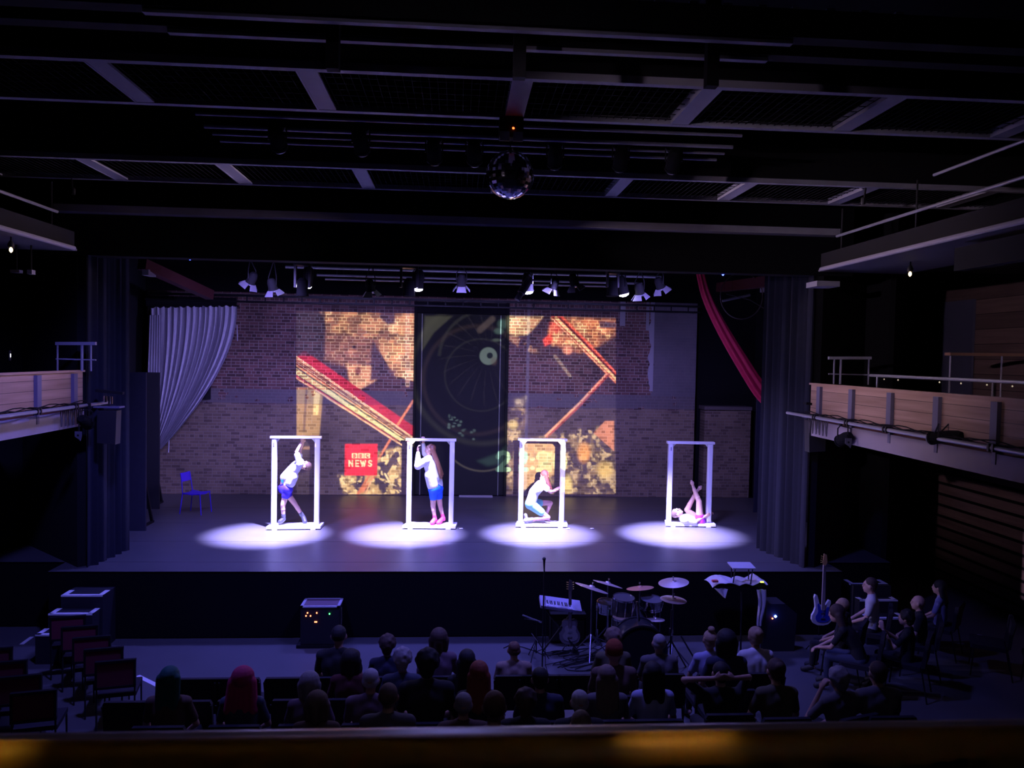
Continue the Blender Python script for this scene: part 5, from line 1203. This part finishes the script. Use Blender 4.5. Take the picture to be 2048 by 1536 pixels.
# a tangle of cables
for i in range(7):
    rs = random.Random(i + 3); cx_, cy_ = -.0 + at(1135 + i * 8, 1310, Z=0).x, at(1135, 1306 + (i % 4) * 10, Z=0).y; pts_ = []
    for k in range(26):
        a = k * .55 + i; pts_.append((cx_ + (.16 + .03 * i) * math.cos(a) * (1 + .3 * rs.random()) + k * .012 * (1 if i % 2 else -1), cy_ + (.08 + .02 * i) * math.sin(a * 1.1), .010 + .004 * (i % 3)))
    o = MB().tube(pts_, .006, 6).build('floor_cable', BLK); tag(o, 'black cable coiled loosely on the pit floor by the guitar', 'cable', 'tangle of cables on the pit floor')
o = MB().tube([at(1007, 1296, Z=.01), at(1020, 1290, Z=.01), at(1045, 1294, Z=.01), at(1070, 1302, Z=.01), at(1090, 1312, Z=.01)], .006, 6).build('floor_cable', BLK); tag(o, 'thin black cable trailing left along the pit floor', 'cable')
p = at(1150, 1306, Z=0); t = thing('foot_pedal', 'small black pedal among the cables on the pit floor', 'pedal', (p.x, p.y, 0), world=True)
MB().prism([(-.05, 0), (.05, 0), (.03, .05), (-.02, .09)], p.y - .04, p.y + .06, lambda u, v, w_: (p.x + u, w_, v)).build('treadle', BLK, t, 0); MB().span((p.x - .06, p.y - .06, 0), (p.x + .06, p.y + .08, .012)).build('base', BLKM, t, 0)
for px, lb in ((1163, 'left of a pair'), (1197, 'right of a pair')):
    p = at(px, 1282, Z=.04); t = thing('chrome_pedal', 'bright chrome drum pedal catching light, ' + lb, 'pedal', (p.x, p.y, 0), world=True)
    MB().beam((p.x - .03, p.y - .08, .03), (p.x + .02, p.y + .10, .06), .07, .012).build('footboard', CHROME, t, 0); MB().span((p.x - .05, p.y - .1, 0), (p.x + .05, p.y + .12, .014)).build('base', BLKM, t, 0)
    MB().tube([(p.x, p.y + .11, .02), (p.x, p.y + .11, .2)], .008, 6).build('beater_post', CHROME, t)
a, b = at(1172, 1314, Z=.02), at(1214, 1290, Z=.12); o = MB().tube([a, b], .009, 8).build('stand_leg_tube', CHROME); tag(o, 'pale slanting tube reaching from the cables to the drum pedals', 'tube')

# desk with cloth, laptop on risers
a, b = at(1420, 1166, Y=12.0), at(1532, 1166, Y=12.0); zt_ = a.z
t = thing('instrument_table', 'narrow black-legged table by the stage, under a rumpled pale cloth', 'table', ((a.x + b.x) / 2, 12.0, 0), world=True)
MB().span((a.x + .05, 11.85, zt_ - .03), (b.x - .02, 12.2, zt_ - .01)).build('top', BLK, t, 0)
for x in (a.x + .5, b.x - .08): MB().tube([(x, 11.9, 0), (x, 11.95, zt_ - .02)], .014, 8).build('leg', BLKM, t)
clm = mat('pale_dust_cloth', (.62, .58, .60), .9, 0, .15, 14)
def clf(u, v):
    x = a.x - .02 + (b.x - a.x - .02) * u; y = 11.82 + .42 * v; z = zt_ + .01 + .035 * abs(math.sin(u * 13 + v * 3)) + .05 * math.exp(-((u - .25) / .08) ** 2) * (.6 + .4 * v) + .05 * math.exp(-((u - .9) / .06) ** 2)
    if u < .13: z -= .0 + .03 * (1 - u / .13)
    return (x, y, z)
o = MB().grid(clf, 60, 14, .006).build('dust_cloth', clm, None, 60); tag(o, 'rumpled pale cloth spread over the narrow table', 'cloth')
a2, b2, c2 = at(1429, 1176, Y=11.83), at(1455, 1178, Y=11.86), at(1450, 1196, Y=11.8)
o = MB().grid(lambda u, v: (lambda p_: (p_.x, p_.y - .03 * math.sin(u * 7), p_.z))(a2.lerp(b2, u).lerp(a2.lerp(c2, .85 + .15 * u), v) + V((.0, 0, 0))), 12, 12, .008).build('hanging_cloth', clm, None, 60); tag(o, 'cloth corner hanging from the left of the narrow table', 'cloth')
o = MB().box(at(1430, 1162, Y=11.84), (.09, .06, .03)).build('red_pouch', mat('coral_pouch', (.6, .10, .10), .7), None, 0); tag(o, 'small red pouch at the left end of the narrow table', 'pouch')
pw, pt = at(1523, 1250, Y=11.84), at(1521, 1178, Y=11.84)
o = MB().grid(lambda u, v: (pt.x - .07 * (1 - v * .7) + .14 * u * (1 - .65 * v) + .02 * math.sin(v * 5), 11.82 - .02 * math.sin(u * 9), pt.z + (pw.z - pt.z) * v), 12, 16, .01).build('hanging_cloth', clm, None, 60); tag(o, 'long twisted cloth hanging down the right leg of the narrow table', 'cloth')
l0, l1 = at(1462, 1137, Y=11.9), at(1508, 1137, Y=11.9)
t = thing('laptop', 'closed silver laptop on a black riser above the narrow table', 'laptop', ((l0.x + l1.x) / 2, 12, l0.z), world=True)
MB().box(((l0.x + l1.x) / 2 + .02, 12.0, l0.z + .02), (l1.x - l0.x, .26, .018), Matrix.Rotation(.12, 3, 'X')).build('lid', mat('silver_laptop', (.62, .60, .66), .4), t, 0)
t = thing('laptop_riser', 'thin black riser frame under the laptop', 'stand', ((l0.x + l1.x) / 2, 12, zt_), world=True)
q = MB()
for x in (l0.x + .05, l1.x - .04): q.tube([(x - .02, 11.88, zt_ + .0), (x + .02, 11.9, l0.z), (x + .04, 12.12, l0.z + .02), (x + .04, 12.12, zt_)], .01, 6)
q.build('legs', BLKM, t)
p = at(1524, 1164, Y=11.81); o = MB().box(p, (.05, .02, .018)).build('lit_display', led('led_lime', (.55, 1, .05), 5), None, 0); tag(o, 'glowing lime-green display at the right end of the narrow table', 'display')
# wedge loudspeaker with blue light
p = at(1556, 1285, Y=11.9); zt_ = at(1556, 1208, Y=11.9).z
t = thing('stage_monitor', 'black speaker box with a glowing blue and orange light, right of the narrow table', 'loudspeaker', (p.x, 12.1, 0), world=True)
q = MB(); q.prism([(-.25, .0), (.27, 0), (.30, zt_ - .16), (.1, zt_), (-.20, zt_)], 11.9, 12.25, lambda u, v, w_: (p.x + u, w_, v)); q.build('cabinet', mat('cab_black', (.015, .015, .02), .6), t, 0)
c = at(1551, 1233, Y=11.89); MB().lathe([(.006, -.02), (.024, 0), (.008, .022)], c, 10).build('blue_light', led('led_blue2', (.08, .16, 1), 22), t)
c2_ = at(1545, 1237, Y=11.89); MB().lathe([(.004, -.012), (.014, 0), (.004, .012)], c2_, 8).build('orange_light', led('led_orange', (1, .17, .06), 9), t)
bl = bpy.data.lights.new('speaker_light', 'POINT'); bl.energy = .25; bl.color = (.03, .05, 1); bl.shadow_soft_size = .03; bo = bpy.data.objects.new('speaker_light', bl); COL.objects.link(bo); bo.location = c + V((0, -.12, 0))
p = at(1477, 1276, Y=11.3); t = thing('floor_lamp_unit', 'small blue-white unit glinting on the pit floor below the narrow table', 'unit', (p.x, 11.3, 0), world=True)
MB().span((p.x - .10, 11.25, 0), (p.x + .08, 11.4, .08)).build('base', mat('cobalt_plastic', (.03, .05, .7), .4), t, 0); MB().lathe([(.05, .08), (.05, .12), (.03, .20), (.01, .22)], (p.x + .02, 11.3, 0), 14).build('pale_top', mat('pale_plastic', (.6, .6, .7), .4), t)
# white bass guitar
p = at(1643, 1250, Y=11.7); t = thing('bass_guitar', 'white bass guitar with long pale neck standing upright at the right', 'guitar', (p.x, 11.7, 0), world=True)
guitar(t, (p.x + .0, 11.7, p.z), (at(1643, 1106, Y=11.7).z - p.z) / 1.19, .0, mat('white_lacquer', (.78, .76, .80), .25), None, mat('maple_neck', (.42, .34, .32), .4), mat('amber_head', (.70, .42, .14), .4), True, mat('cobalt_guard', (.04, .07, .55), .35))
q = MB(); stand_tripod(q, p.x, 11.78, p.z + .1, .22, .3); q.build('guitar_stand', BLKM, t)

# ------------------------------------------------------------------ steps at both sides
def steps(sx, fronts, lb, group=None):
    t = thing('stage_steps', lb, 'steps', (fronts[0][0] + sx * .0, 12.3, 0), world=True)
    for i, (x0, x1, y, z) in enumerate(fronts):
        yb = 12.58
        MB().span((x0, y, 0 if i == 0 else 0), (x1, yb if i == 0 else fronts[i - 1][2] + .0, z)).build('step', mat('step_black', (.012, .012, .018), .7), t, 0)
        q = MB().span((x0, y - .004, z - .02), (x1, y + .055, z + .004)).span((x0, y, z), (x0 + .075, y + .26, z + .004)).span((x1 - .075, y, z), (x1, y + .26, z + .004)); q.build('white_nosing', mat('white_tape', (.85, .84, .88), .5), t, 0)
fl = []
for (pxa, pxb, py, z) in ((122, 205, 1191, .86), (103, 190, 1224, .66), (85, 172, 1260, .44)):
    y = F * (4.65 - z) / (py - 697.5); a_ = at(pxa, py, Z=z); b_ = at(pxb, py, Z=z); fl.append((a_.x, b_.x, a_.y, z))
y0_ = fl[0][2]; fl = [(a_, b_, y0_ - .26 * i, z) for i, (a_, b_, y, z) in enumerate(fl)]
steps(-1, fl, 'black steps with white edging going up to the left end of the stage')
fr = []
for i, (pxa, pxb, py, z) in enumerate(((1701, 1776, 1168, .86), (1712, 1788, 1196, .66), (1722, 1800, 1228, .44))):
    a_ = at(pxa, py, Z=z); b_ = at(pxb, py, Z=z); fr.append((a_.x, b_.x, a_.y, z))
y0_ = fr[0][2]; fr = [(a_, b_, y0_ - .26 * i, z) for i, (a_, b_, y, z) in enumerate(fr)]
steps(1, fr, 'black steps with white edging going up to the right end of the stage')
def tape(a, b, w_, lb):
    o = MB().beam(V(a) + V((0, 0, .003)), V(b) + V((0, 0, .003)), w_, .006).build('floor_tape', mat('white_tape', (.85, .84, .88), .5), None, 0); tag(o, lb, 'tape')
tape(at(205, 1285, Z=0), at(234, 1261, Z=0), .08, 'white tape strip on the floor below the left steps')
tape(at(275, 1352, Z=0), at(330, 1379, Z=0), .07, 'white tape strip on the floor behind the red-backed chairs')
tape(at(43, 1289, Z=0), at(64, 1274, Z=0), .06, 'short white tape strip far left among the seats')
tape(at(1947, 1282, Z=0), at(1960, 1270, Z=0), .08, 'short white tape strip on the floor at the far right')

# ------------------------------------------------------------------ seats
seatb = mat('black_seat_cloth', (.016, .014, .022), .9); redc = mat('dusky_red_cloth', (.16, .02, .04), .9)
def chair_proto(label, mback, group):
    if mback is redc:
        t = thing('audience_chair', label, 'chair', (0, 0, 0), group=group)
        MB().span((-.20, -.27, .58), (.20, -.24, .86)).build('backrest', mback, t, 0)
        MB().span((-.225, -.28, .86), (.225, -.23, .89)).span((-.225, -.28, .55), (-.20, -.23, .87)).span((.20, -.28, .55), (.225, -.23, .87)).span((-.225, -.28, .55), (.225, -.23, .58)).build('back_rim', BLKM, t, 0)
        MB().span((-.22, -.22, .42), (.22, .23, .47)).build('seat', seatb, t, 0)
        for sx in (-1, 1):
            MB().tube([(sx * .21, -.26, 0), (sx * .21, -.25, .56)], .011, 6).build('leg', BLKM, t)
            MB().tube([(sx * .21, .22, 0), (sx * .21, .20, .43)], .011, 6).build('leg', BLKM, t)
        return t
    t = thing('audience_chair', label, 'chair', (0, 0, 0), group=group)
    q = MB(); q.prism([(-.255, 0), (.255, 0), (.255, .36), (.235, .40), (-.235, .40), (-.255, .36)], 0, .05, lambda u, v, w_: (u, -.26 + w_ - .12 * v, .48 + v)); q.build('backrest', mback, t, 0)
    if mback is redc: MB().span((-.27, -.40, .86), (.27, -.30, .90)).span((-.275, -.39, .46), (-.25, -.24, .9)).span((.25, -.39, .46), (.275, -.24, .9)).build('back_rim', BLKM, t, 0)
    q = MB(); q.prism([(-.25, -.2), (.25, -.2), (.25, .22), (.22, .25), (-.22, .25), (-.25, .22)], .42, .48, lambda u, v, w_: (u, v, w_)); q.build('seat', mback if mback is seatb else seatb, t, 0)
    for sx in (-1, 1):
        MB().tube([(sx * .25, -.30, 0), (sx * .24, -.22, .44), (sx * .25, -.31, .84)], .011, 6).build('leg', BLKM, t)
        MB().tube([(sx * .25, .24, 0), (sx * .24, .20, .43)], .011, 6).build('leg', BLKM, t)
    return t
CHP = chair_proto('x', seatb, None); CHR = chair_proto('x', redc, None)
used = {'b': False, 'r': False}
def seat(kind, loc, rz, label, group):
    p = CHP if kind == 'b' else CHR
    if not used[kind]:
        used[kind] = True; p.location = loc; p.rotation_euler = (0, 0, rz); p['label'] = label; p['group'] = group; return p
    return dup(p, loc, rz, label, group)
# ------------------------------------------------------------------ audience
def sit_joints(pose='hands_on_lap', female=False):
    sw = .165 if female else .19
    J = dict(hl=(-.09, .0, .53), hr=(.09, .0, .53), waist=(0, -.03, .74), sl=(-sw, -.01, 1.02), sr=(sw, -.01, 1.02), head=(0, .03, 1.235),
             kl=(-.13, .44, .52), kr=(.13, .44, .52), al=(-.12, .46, .10), ar=(.12, .46, .10), tl=(-.13, .60, .035), tr=(.13, .60, .035),
             el=(-.25, .06, .76), er=(.25, .06, .76), wl=(-.13, .28, .62), wr=(.13, .28, .62), R=Matrix.Identity(3), curl=.5, hs=1.14)
    if pose == 'arms_behind_head':
        J.update(el=(-.40, .06, 1.16), er=(.34, .06, 1.18), wl=(-.12, -.10, 1.24), wr=(.12, -.10, 1.24), hdl=(1, -.1, .1), hdr=(-1, -.1, .1), hpl=(0, 1, 0), hpr=(0, 1, 0))
    if pose == 'leaning_on_knees':
        J.update(waist=(0, .06, .72), sl=(-sw, .24, .98), sr=(sw, .24, .98), head=(0, .36, 1.17), el=(-.2, .40, .70), er=(.2, .40, .70), wl=(-.05, .58, .62), wr=(.05, .60, .60), R=frame3((0, 1, -.2), (0, .2, 1)))
    if pose == 'hands_raised_clapping':
        J.update(waist=(0, -.02, .73), el=(-.24, .16, .78), er=(.24, .16, .78), wl=(-.03, .36, .98), wr=(.04, .36, .96), hdl=(.1, .3, 1), hdr=(-.1, .35, 1), hpl=(1, 0, 0), hpr=(-1, 0, 0))
    if pose == 'chin_on_hand':
        J.update(el=(-.24, .24, .70), wl=(-.10, .18, 1.06), hdl=(.3, -.2, 1), hpl=(1, 0, 0), R=frame3((0, 1, .0), (-.12, 0, 1)))
    return J
VOX = .012
def man_set(pose, female):
    J = sit_joints(pose, female); k = .92 if female else 1.0
    body = caps_mesh('body_' + pose, body_caps(J, k=k), VOX, 3)
    sh = torso_caps(J, .016, k)[1:]
    for s_ in 'lr': sh.append(('c', J['s' + s_], V(J['s' + s_]).lerp(V(J['e' + s_]), .72), .062 * k, .055 * k))
    sh.append(('c', ((V(J['sl']) + V(J['sr'])) / 2 + V((0, 0, .01))), ((V(J['sl']) + V(J['sr'])) / 2 + V((0, .0, .035))), .07, .06))
    shirt = caps_mesh('shirt', sh, .014, 4)
    tr_ = torso_caps(J, .014, k)[:1]
    for s_ in 'lr': tr_ += [('c', J['h' + s_], J['k' + s_], .098 * k, .070 * k), ('c', J['k' + s_], V(J['k' + s_]).lerp(V(J['a' + s_]), .85), .068 * k, .052 * k)]
    trou = caps_mesh('trousers', tr_, .014, 3)
    fe = []
    for s_ in 'lr': fe += [('c', J['a' + s_], J['t' + s_], .050, .050)]
    shoe = caps_mesh('shoes', fe, .012, 2)
    return body, shirt, trou, shoe, J
SETS = {}
def getset(pose, female):
    if (pose, female) not in SETS: SETS[(pose, female)] = man_set(pose, female)
    return SETS[(pose, female)]
def hair_caps(kind):
    H = lambda x, y, z: V((x, y, z))
    if kind == 'short': return [('e', H(0, -.022, .045), (.082, .090, .084)), ('e', H(0, -.05, .0), (.070, .050, .07))]
    if kind == 'thin': return [('e', H(0, -.040, .005), (.081, .062, .060)), ('e', H(0, -.022, .048), (.076, .084, .074))]
    if kind == 'crop': return [('e', H(0, -.018, .030), (.079, .094, .092))]
    if kind == 'bob': return [('e', H(0, -.022, .035), (.098, .102, .098)), ('c', H(-.07, -.03, .0), H(-.065, -.03, -.10), .045, .038), ('c', H(.07, -.03, .0), H(.065, -.03, -.10), .045, .038), ('c', H(0, -.07, 0), H(0, -.06, -.11), .055, .045)]
    if kind == 'long': return [('e', H(0, -.022, .040), (.090, .100, .094))] + [('c', H(x, -.05, .0), H(x * 1.3, -.10, -.30 + abs(x)), .048, .036) for x in (-.06, -.03, 0, .03, .06)]
    if kind == 'wide_long': return [('e', H(0, -.022, .040), (.105, .105, .102))] + [('c', H(x, -.04, .0), H(x * 1.45, -.08, -.24), .055, .045) for x in (-.075, -.035, 0, .035, .075)]
    if kind == 'straight': return [('e', H(0, -.022, .040), (.088, .098, .092))] + [('c', H(x, -.05, .03), H(x * 1.1, -.095, -.38), .042, .034) for x in (-.065, -.032, 0, .032, .065)]
    if kind == 'bun': return [('e', H(0, -.018, .038), (.084, .094, .088)), ('e', H(0, -.10, .08), (.042, .040, .042)), ('e', H(0, -.05, -.01), (.066, .05, .06))]
    if kind == 'topknot': return [('e', H(0, -.018, .036), (.080, .094, .088)), ('e', H(0, -.045, .145), (.042, .042, .036)), ('e', H(0, -.05, -.01), (.066, .05, .06))]
    if kind == 'ponytail': return [('e', H(0, -.018, .038), (.084, .094, .088)), ('c', H(0, -.10, .06), H(.0, -.13, -.16), .034, .022), ('e', H(0, -.05, -.01), (.066, .05, .06))]
    if kind == 'curly':
        rs = random.Random(5); o = [('e', H(0, -.02, .040), (.098, .102, .098)), ('c', H(0, -.05, 0), H(0, -.05, -.04), .075, .06)]
        for i in range(34):
            a, b = rs.uniform(0, 2 * PI), rs.uniform(-.5, 1.5); d = V((math.cos(a) * math.cos(b), math.sin(a) * math.cos(b), math.sin(b)))
            if d.y > .6 and d.z < .4: continue
            o.append(('e', H(0, -.020, .040) + V((d.x * .082, d.y * .082, d.z * .082)), (.027,) * 3))
        return o
    if kind == 'beanie': return [('e', H(0, -.018, .052), (.090, .100, .094)), ('e', H(0, -.018, .02), (.093, .103, .03))]
HM = {}
def hairmesh(k):
    if k not in HM: HM[k] = caps_mesh('hair_' + k, hair_caps(k), .009, 3)
    return HM[k]
HC = dict(black=(.012, .010, .010), brown=(.06, .035, .025), chestnut=(.12, .06, .04), grey=(.26, .24, .25), white=(.42, .40, .42), blond=(.36, .24, .15), pink=(.45, .03, .12), auburn=(.22, .045, .02), orange=(.18, .035, .012), teal=(.01, .09, .08), mid=(.16, .11, .09))
CC = dict(black=(.015, .015, .018), navy=(.02, .022, .05), grey=(.11, .10, .11), red=(.09, .02, .025), olive=(.09, .08, .05), white=(.62, .60, .62), pale=(.36, .33, .33), blue=(.05, .06, .10), mauve=(.14, .09, .12), brown=(.10, .06, .05), lilac=(.34, .34, .55), tan=(.26, .19, .16))
def short(l):
    l = l.split(',')[0]; w_ = l.split(); return ' '.join(w_[:12])
def person(px, py, row=None, d=None, hair='short', hc='brown', top='black', label='', pose='hands_on_lap', female=False, rz=0.0, legs='black', yoff=0.0, zfloor=None, group=None, chair=True, k=None, skin=SKD, gr='seated audience'):
    """px,py = crown of the head in the photo"""
    Y = (ROWY[row] + yoff) if row is not None else d; zf = TIER[row] if row is not None else (zfloor or 0)
    body, shirt, trou, shoe, J = getset(pose, female)
    hd = Matrix.Rotation(rz, 3, 'Z') @ V(J['head'])
    p = at(px, py, Y=Y + hd.y)
    top_z = p.z - zf; s_ = k or max(.86, min(1.12, top_z / (J['head'][2] + .122)))
    loc = (p.x - hd.x * s_, Y, zf)
    root = thing('person', label, 'person', loc, rz, group, scale=s_)
    put('body', body, skin, root); put('shirt', shirt, mat('cloth_' + top, CC[top], .9), root); put('trousers', trou, mat('cloth_' + legs, CC[legs], .9), root); put('shoes', shoe, mat('shoe_dark', (.02, .02, .02), .6), root)
    if hair:
        o = put('hair', hairmesh(hair), mat('hair_' + hc, HC[hc], .75, 0, .25, 30, .3) if hair != 'beanie' else mat('knit_' + hc, HC[hc], .95), root)
        o.location = J['head']; o.rotation_euler = J['R'].to_euler(); o.scale = (1.14,) * 3
        if hair == 'beanie': o.name = 'beanie'
    if chair is not False:
        cx, cy = loc[0], loc[1] - (0.02 if not chair is True else 0.02)
        seat('r' if chair == 'red' else 'b', (loc[0], loc[1], zf), rz, 'chair under the ' + short(label), None)
    return root
A_ = person
# front row
A_(678, 1252, 0, hair='crop', hc='black', top='black', label='tall person with cropped hair and black tee in the front row, nearest the rack')
A_(775, 1272, 0, hair='curly', hc='brown', top='navy', female=True, label='person with rounded curly dark hair in the front row, second from the rack')
A_(878, 1264, 0, hair='bob', hc='brown', top='mauve', female=True, k=.98, label='person with a narrow dark bob in the front row, upright between two taller heads')
A_(1028, 1294, 0, hair='thin', hc='chestnut', top='tan', label='short-haired person with a thinning crown in the front row, left of the microphone stand')
A_(1226, 1259, 0, hair='curly', hc='mid', top='olive', female=True, label='person with frizzy brown hair and olive top, sitting before the bass drum')
A_(1318, 1269, 0, hair='thin', hc='grey', top='grey', label='grey-haired person with broad shoulders, right of the bass drum')
A_(1420, 1262, 0, hair='topknot', hc='blond', top='lilac', female=True, label='person with fair topknot in the front row, leaning to a dark-haired neighbour')
A_(1452, 1271, 1, yoff=.12, k=1.06, hair='bob', hc='black', top='navy', female=True, label='person with big dark hair just behind the fair topknot, second row')
A_(1511, 1255, 0, hair='bun', hc='blond', top='white', female=True, label='fair-haired person with bare shoulders and white top, front row right end')
# second row
A_(702, 1300, 1, hair='bob', hc='black', top='red', female=True, label='person in dark red top with smooth dark hair, second row left end')
A_(805, 1299, 1, hair='curly', hc='grey', top='blue', female=True, label='person with fluffy grey hair and blue top in the second row')
A_(912 + 22, 1301, 1, hair='long', hc='black', top='black', female=True, label='small person with smooth black hair in the second row, left of the centre gap')
A_(1228, 1284, 1, hair='beanie', hc='orange', top='brown', label='person in a rust-orange knitted hat in the second row')
# third row
A_(341, 1335, 2, hair='straight', hc='teal', top='brown', female=True, skin=SKIN, label='person with long straight green-black hair, far left of the third row')
A_(487, 1337, 2, hair='wide_long', hc='pink', top='blue', female=True, label='person with bright pink hair in the third row')
A_(620, 1345, 2, hair='bob', hc='grey', top='mauve', female=True, label='grey-haired person with full round hair, third row, right of the pink hair')
A_(742, 1338, 2, hair='thin', hc='white', top='mauve', label='white-haired balding person with visible ear in the third row')
A_(855, 1309, 2, hair='curly', hc='black', top='black', k=1.08, label='tall dark person with bushy black hair and wide shoulders in the third row')
A_(958, 1325, 2, hair='long', hc='auburn', top='black', female=True, label='person with auburn hair glinting red, third row centre')
A_(1080, 1337, 2, hair='short', hc='black', top='navy', label='dark-haired person in the third row under the microphone stand')
A_(1213, 1333, 2, hair='long', hc='mid', top='grey', female=True, label='person with long light brown hair in the third row, below the rust-orange hat')
A_(1305, 1326, 2, hair='straight', hc='black', top='lilac', female=True, label='person with very long dark hair and pale blouse in the third row')
A_(1441, 1326, 2, yoff=.1, hair='short', hc='black', top='black', pose='arms_behind_head', label='person with both elbows raised and hands behind the head, third row right')
A_(1552, 1319, 2, hair='bun', hc='brown', top='olive', female=True, skin=SKIN, label='person with pinned-up brown hair and visible ear, third row right')
A_(1676, 1337, 2, hair='curly', hc='grey', top='grey', pose='chin_on_hand', rz=.3, label='person with wavy grey hair leaning the face on one hand, third row far right')
A_(1755, 1325, 2, hair='short', hc='brown', top='grey', label='person with short brown hair and grey top, rightmost of the third row')
# fourth row and behind
A_(635, 1384, 3, hair='bob', hc='mid', top='brown', female=True, label='smooth round head of light brown hair low in the fourth row, left side')
A_(777, 1391, 3, hair='crop', hc='mid', top='grey', k=.98, label='round cropped head in the fourth row, below the white-haired person')
A_(927, 1386, 3, hair='thin', hc='grey', top='brown', label='grey balding head in the fourth row, below the auburn hair')
A_(1051, 1381, 3, hair='curly', hc='brown', top='black', label='dark tousled head in the fourth row, left of the thinning grey head')
A_(1159, 1381, 3, hair='thin', hc='white', top='black', label='thinning pale grey head in the fourth row, right of centre')
A_(989, 1384, 4, hair='crop', hc='chestnut', top='mauve', label='dim brown head close to the balcony ledge, fifth row')
A_(1162, 1422, 4, hair='crop', hc='mid', top='black', label='crown of a head just showing over the balcony ledge')
# side block at the right, turned to the stage
A_(1740, 1157, d=11.55, hair='short', hc='brown', top='white', skin=SKIN, rz=1.05, label='brown-haired person in white tee turned to the left, before the right steps')
A_(1684, 1197, d=10.9, hair='crop', hc='blond', top='black', rz=.9, label='person with fair cropped hair half hidden behind the leaning person')
A_(1672, 1212, d=10.35, hair='wide_long', hc='brown', top='black', pose='leaning_on_knees', female=True, rz=1.0, legs='blue', skin=SKIN, label='long-haired person leaning forward with bare forearms on the knees')
A_(1836, 1192, d=11.0, hair=None, top='black', rz=1.05, skin=SKIN, label='bald person in profile at the right, turned to the stage')
A_(1878, 1162, d=11.75, hair='long', hc='black', top='lilac', female=True, rz=.8, skin=SKIN, label='person with long black hair and pale blue top by the slatted wall')
A_(1812, 1224, d=10.35, hair='curly', hc='black', top='black', pose='hands_raised_clapping', female=True, rz=.9, skin=SKIN, label='curly-haired person with hands pressed together in front of the chest')
# person at the left balcony rail with a lit phone
body, shirt, trou, shoe, J = getset('leaning_on_knees', True)
pb = at(-14, 672, Y=9.3)
root = thing('person', 'person at the left balcony rail with a lit phone, cut off by the photo edge', 'person', (-6.85, 9.1, 3.42), -1.0, scale=.98)
put('body', body, SKIN, root); put('shirt', shirt, mat('cloth_mauve', CC['mauve'], .9), root); put('trousers', trou, mat('cloth_black', CC['black'], .9), root); put('shoes', shoe, mat('shoe_dark', (.02, .02, .02), .6), root)
o = put('hair', hairmesh('bob'), mat('hair_brown', HC['brown'], .75), root); o.location = J['head']
p = at(20, 711, X=-6.2); t = thing('phone', 'small lit phone screen in the hands at the left balcony rail', 'phone', tuple(p), world=True)
MB().box(p, (.012, .075, .14), Matrix.Rotation(.3, 3, 'Z')).build('case', BLK, t, 0); MB().box(p + V((.009, -.004, 0)), (.004, .028, .05), Matrix.Rotation(.3, 3, 'Z')).build('screen', mat('screen_lit', (1, 1, 1), .5, emit=((.9, .92, 1), 3)), t, 0)

# empty chairs the photo shows
gE = None
for px, row, lb in ((393, 0, 'behind the long green-black hair'), (474, 0, 'behind the bright pink hair'), (572, 0, 'third from the left end'), (620, 0, None), (1157, 0, 'right of the microphone stand'), (1082, 0, 'left of the microphone stand')):
    if lb is None: continue
    p = at(px, 1352, Y=ROWY[0] - .32); seat('b', (p.x, ROWY[0], 0), 0, 'empty black chair in the front row, ' + lb, 'empty chairs in the front row')
for px, row, lb in ((253, 1, 'leftmost, before the tape strip'), (372, 1, 'beside the leftmost one'), (480, 1, 'in front of the bright pink hair'), (590, 1, 'left of the dark red top')):
    p = at(px, 1400, Y=ROWY[1] - .32); seat('b', (p.x, ROWY[1], TIER[1]), 0, 'empty black chair in the second row, ' + lb, 'empty chairs in the second row')
# red-backed side chairs at the left, turned to the stage
for i in range(5):
    px, py = 245 - i * 24, 1318 - i * 20
    Y = 9.75 + i * .40; p = at(px - 4, 700, Y=Y); x = p.x
    seat('r', (x, Y, 0), .22, 'red-backed chair in the left side block, inner row, %s' % ['nearest the camera', 'second from the camera', 'third from the camera', 'fourth from the camera', 'farthest, by the steps'][i], 'red-backed chairs of the left inner row')
for i in range(5):
    Y = 8.9 + i * .42; p = at(80 - i * 28, 700, Y=Y)
    seat('r', (p.x, Y, 0), .22, 'dim red-backed chair in the left side block, outer row, %s' % ['nearest the camera', 'second from the camera', 'middle one', 'second from the far end', 'farthest'][i], 'red-backed chairs of the left outer row')
for i, (x, y) in enumerate(((8.1, 11.0), (8.5, 10.4), (8.0, 9.6), (7.6, 8.9), (8.7, 9.3))):
    seat('b', (x, y, 0), 1.0, 'empty dark chair in the right side block, %s' % ['beside the long black hair', 'near the white tape', 'in the middle of the block', 'nearest the camera', 'by the slatted wall, nearest the camera'][i], 'empty chairs in the right side block')
p = at(1826, 1420, Y=7.2); o = MB().box((p.x, 7.2, p.z), (.09, .05, .03)).build('programme_leaflet', mat('leaflet_teal', (.15, .35, .4), .6), None, 0) if False else None
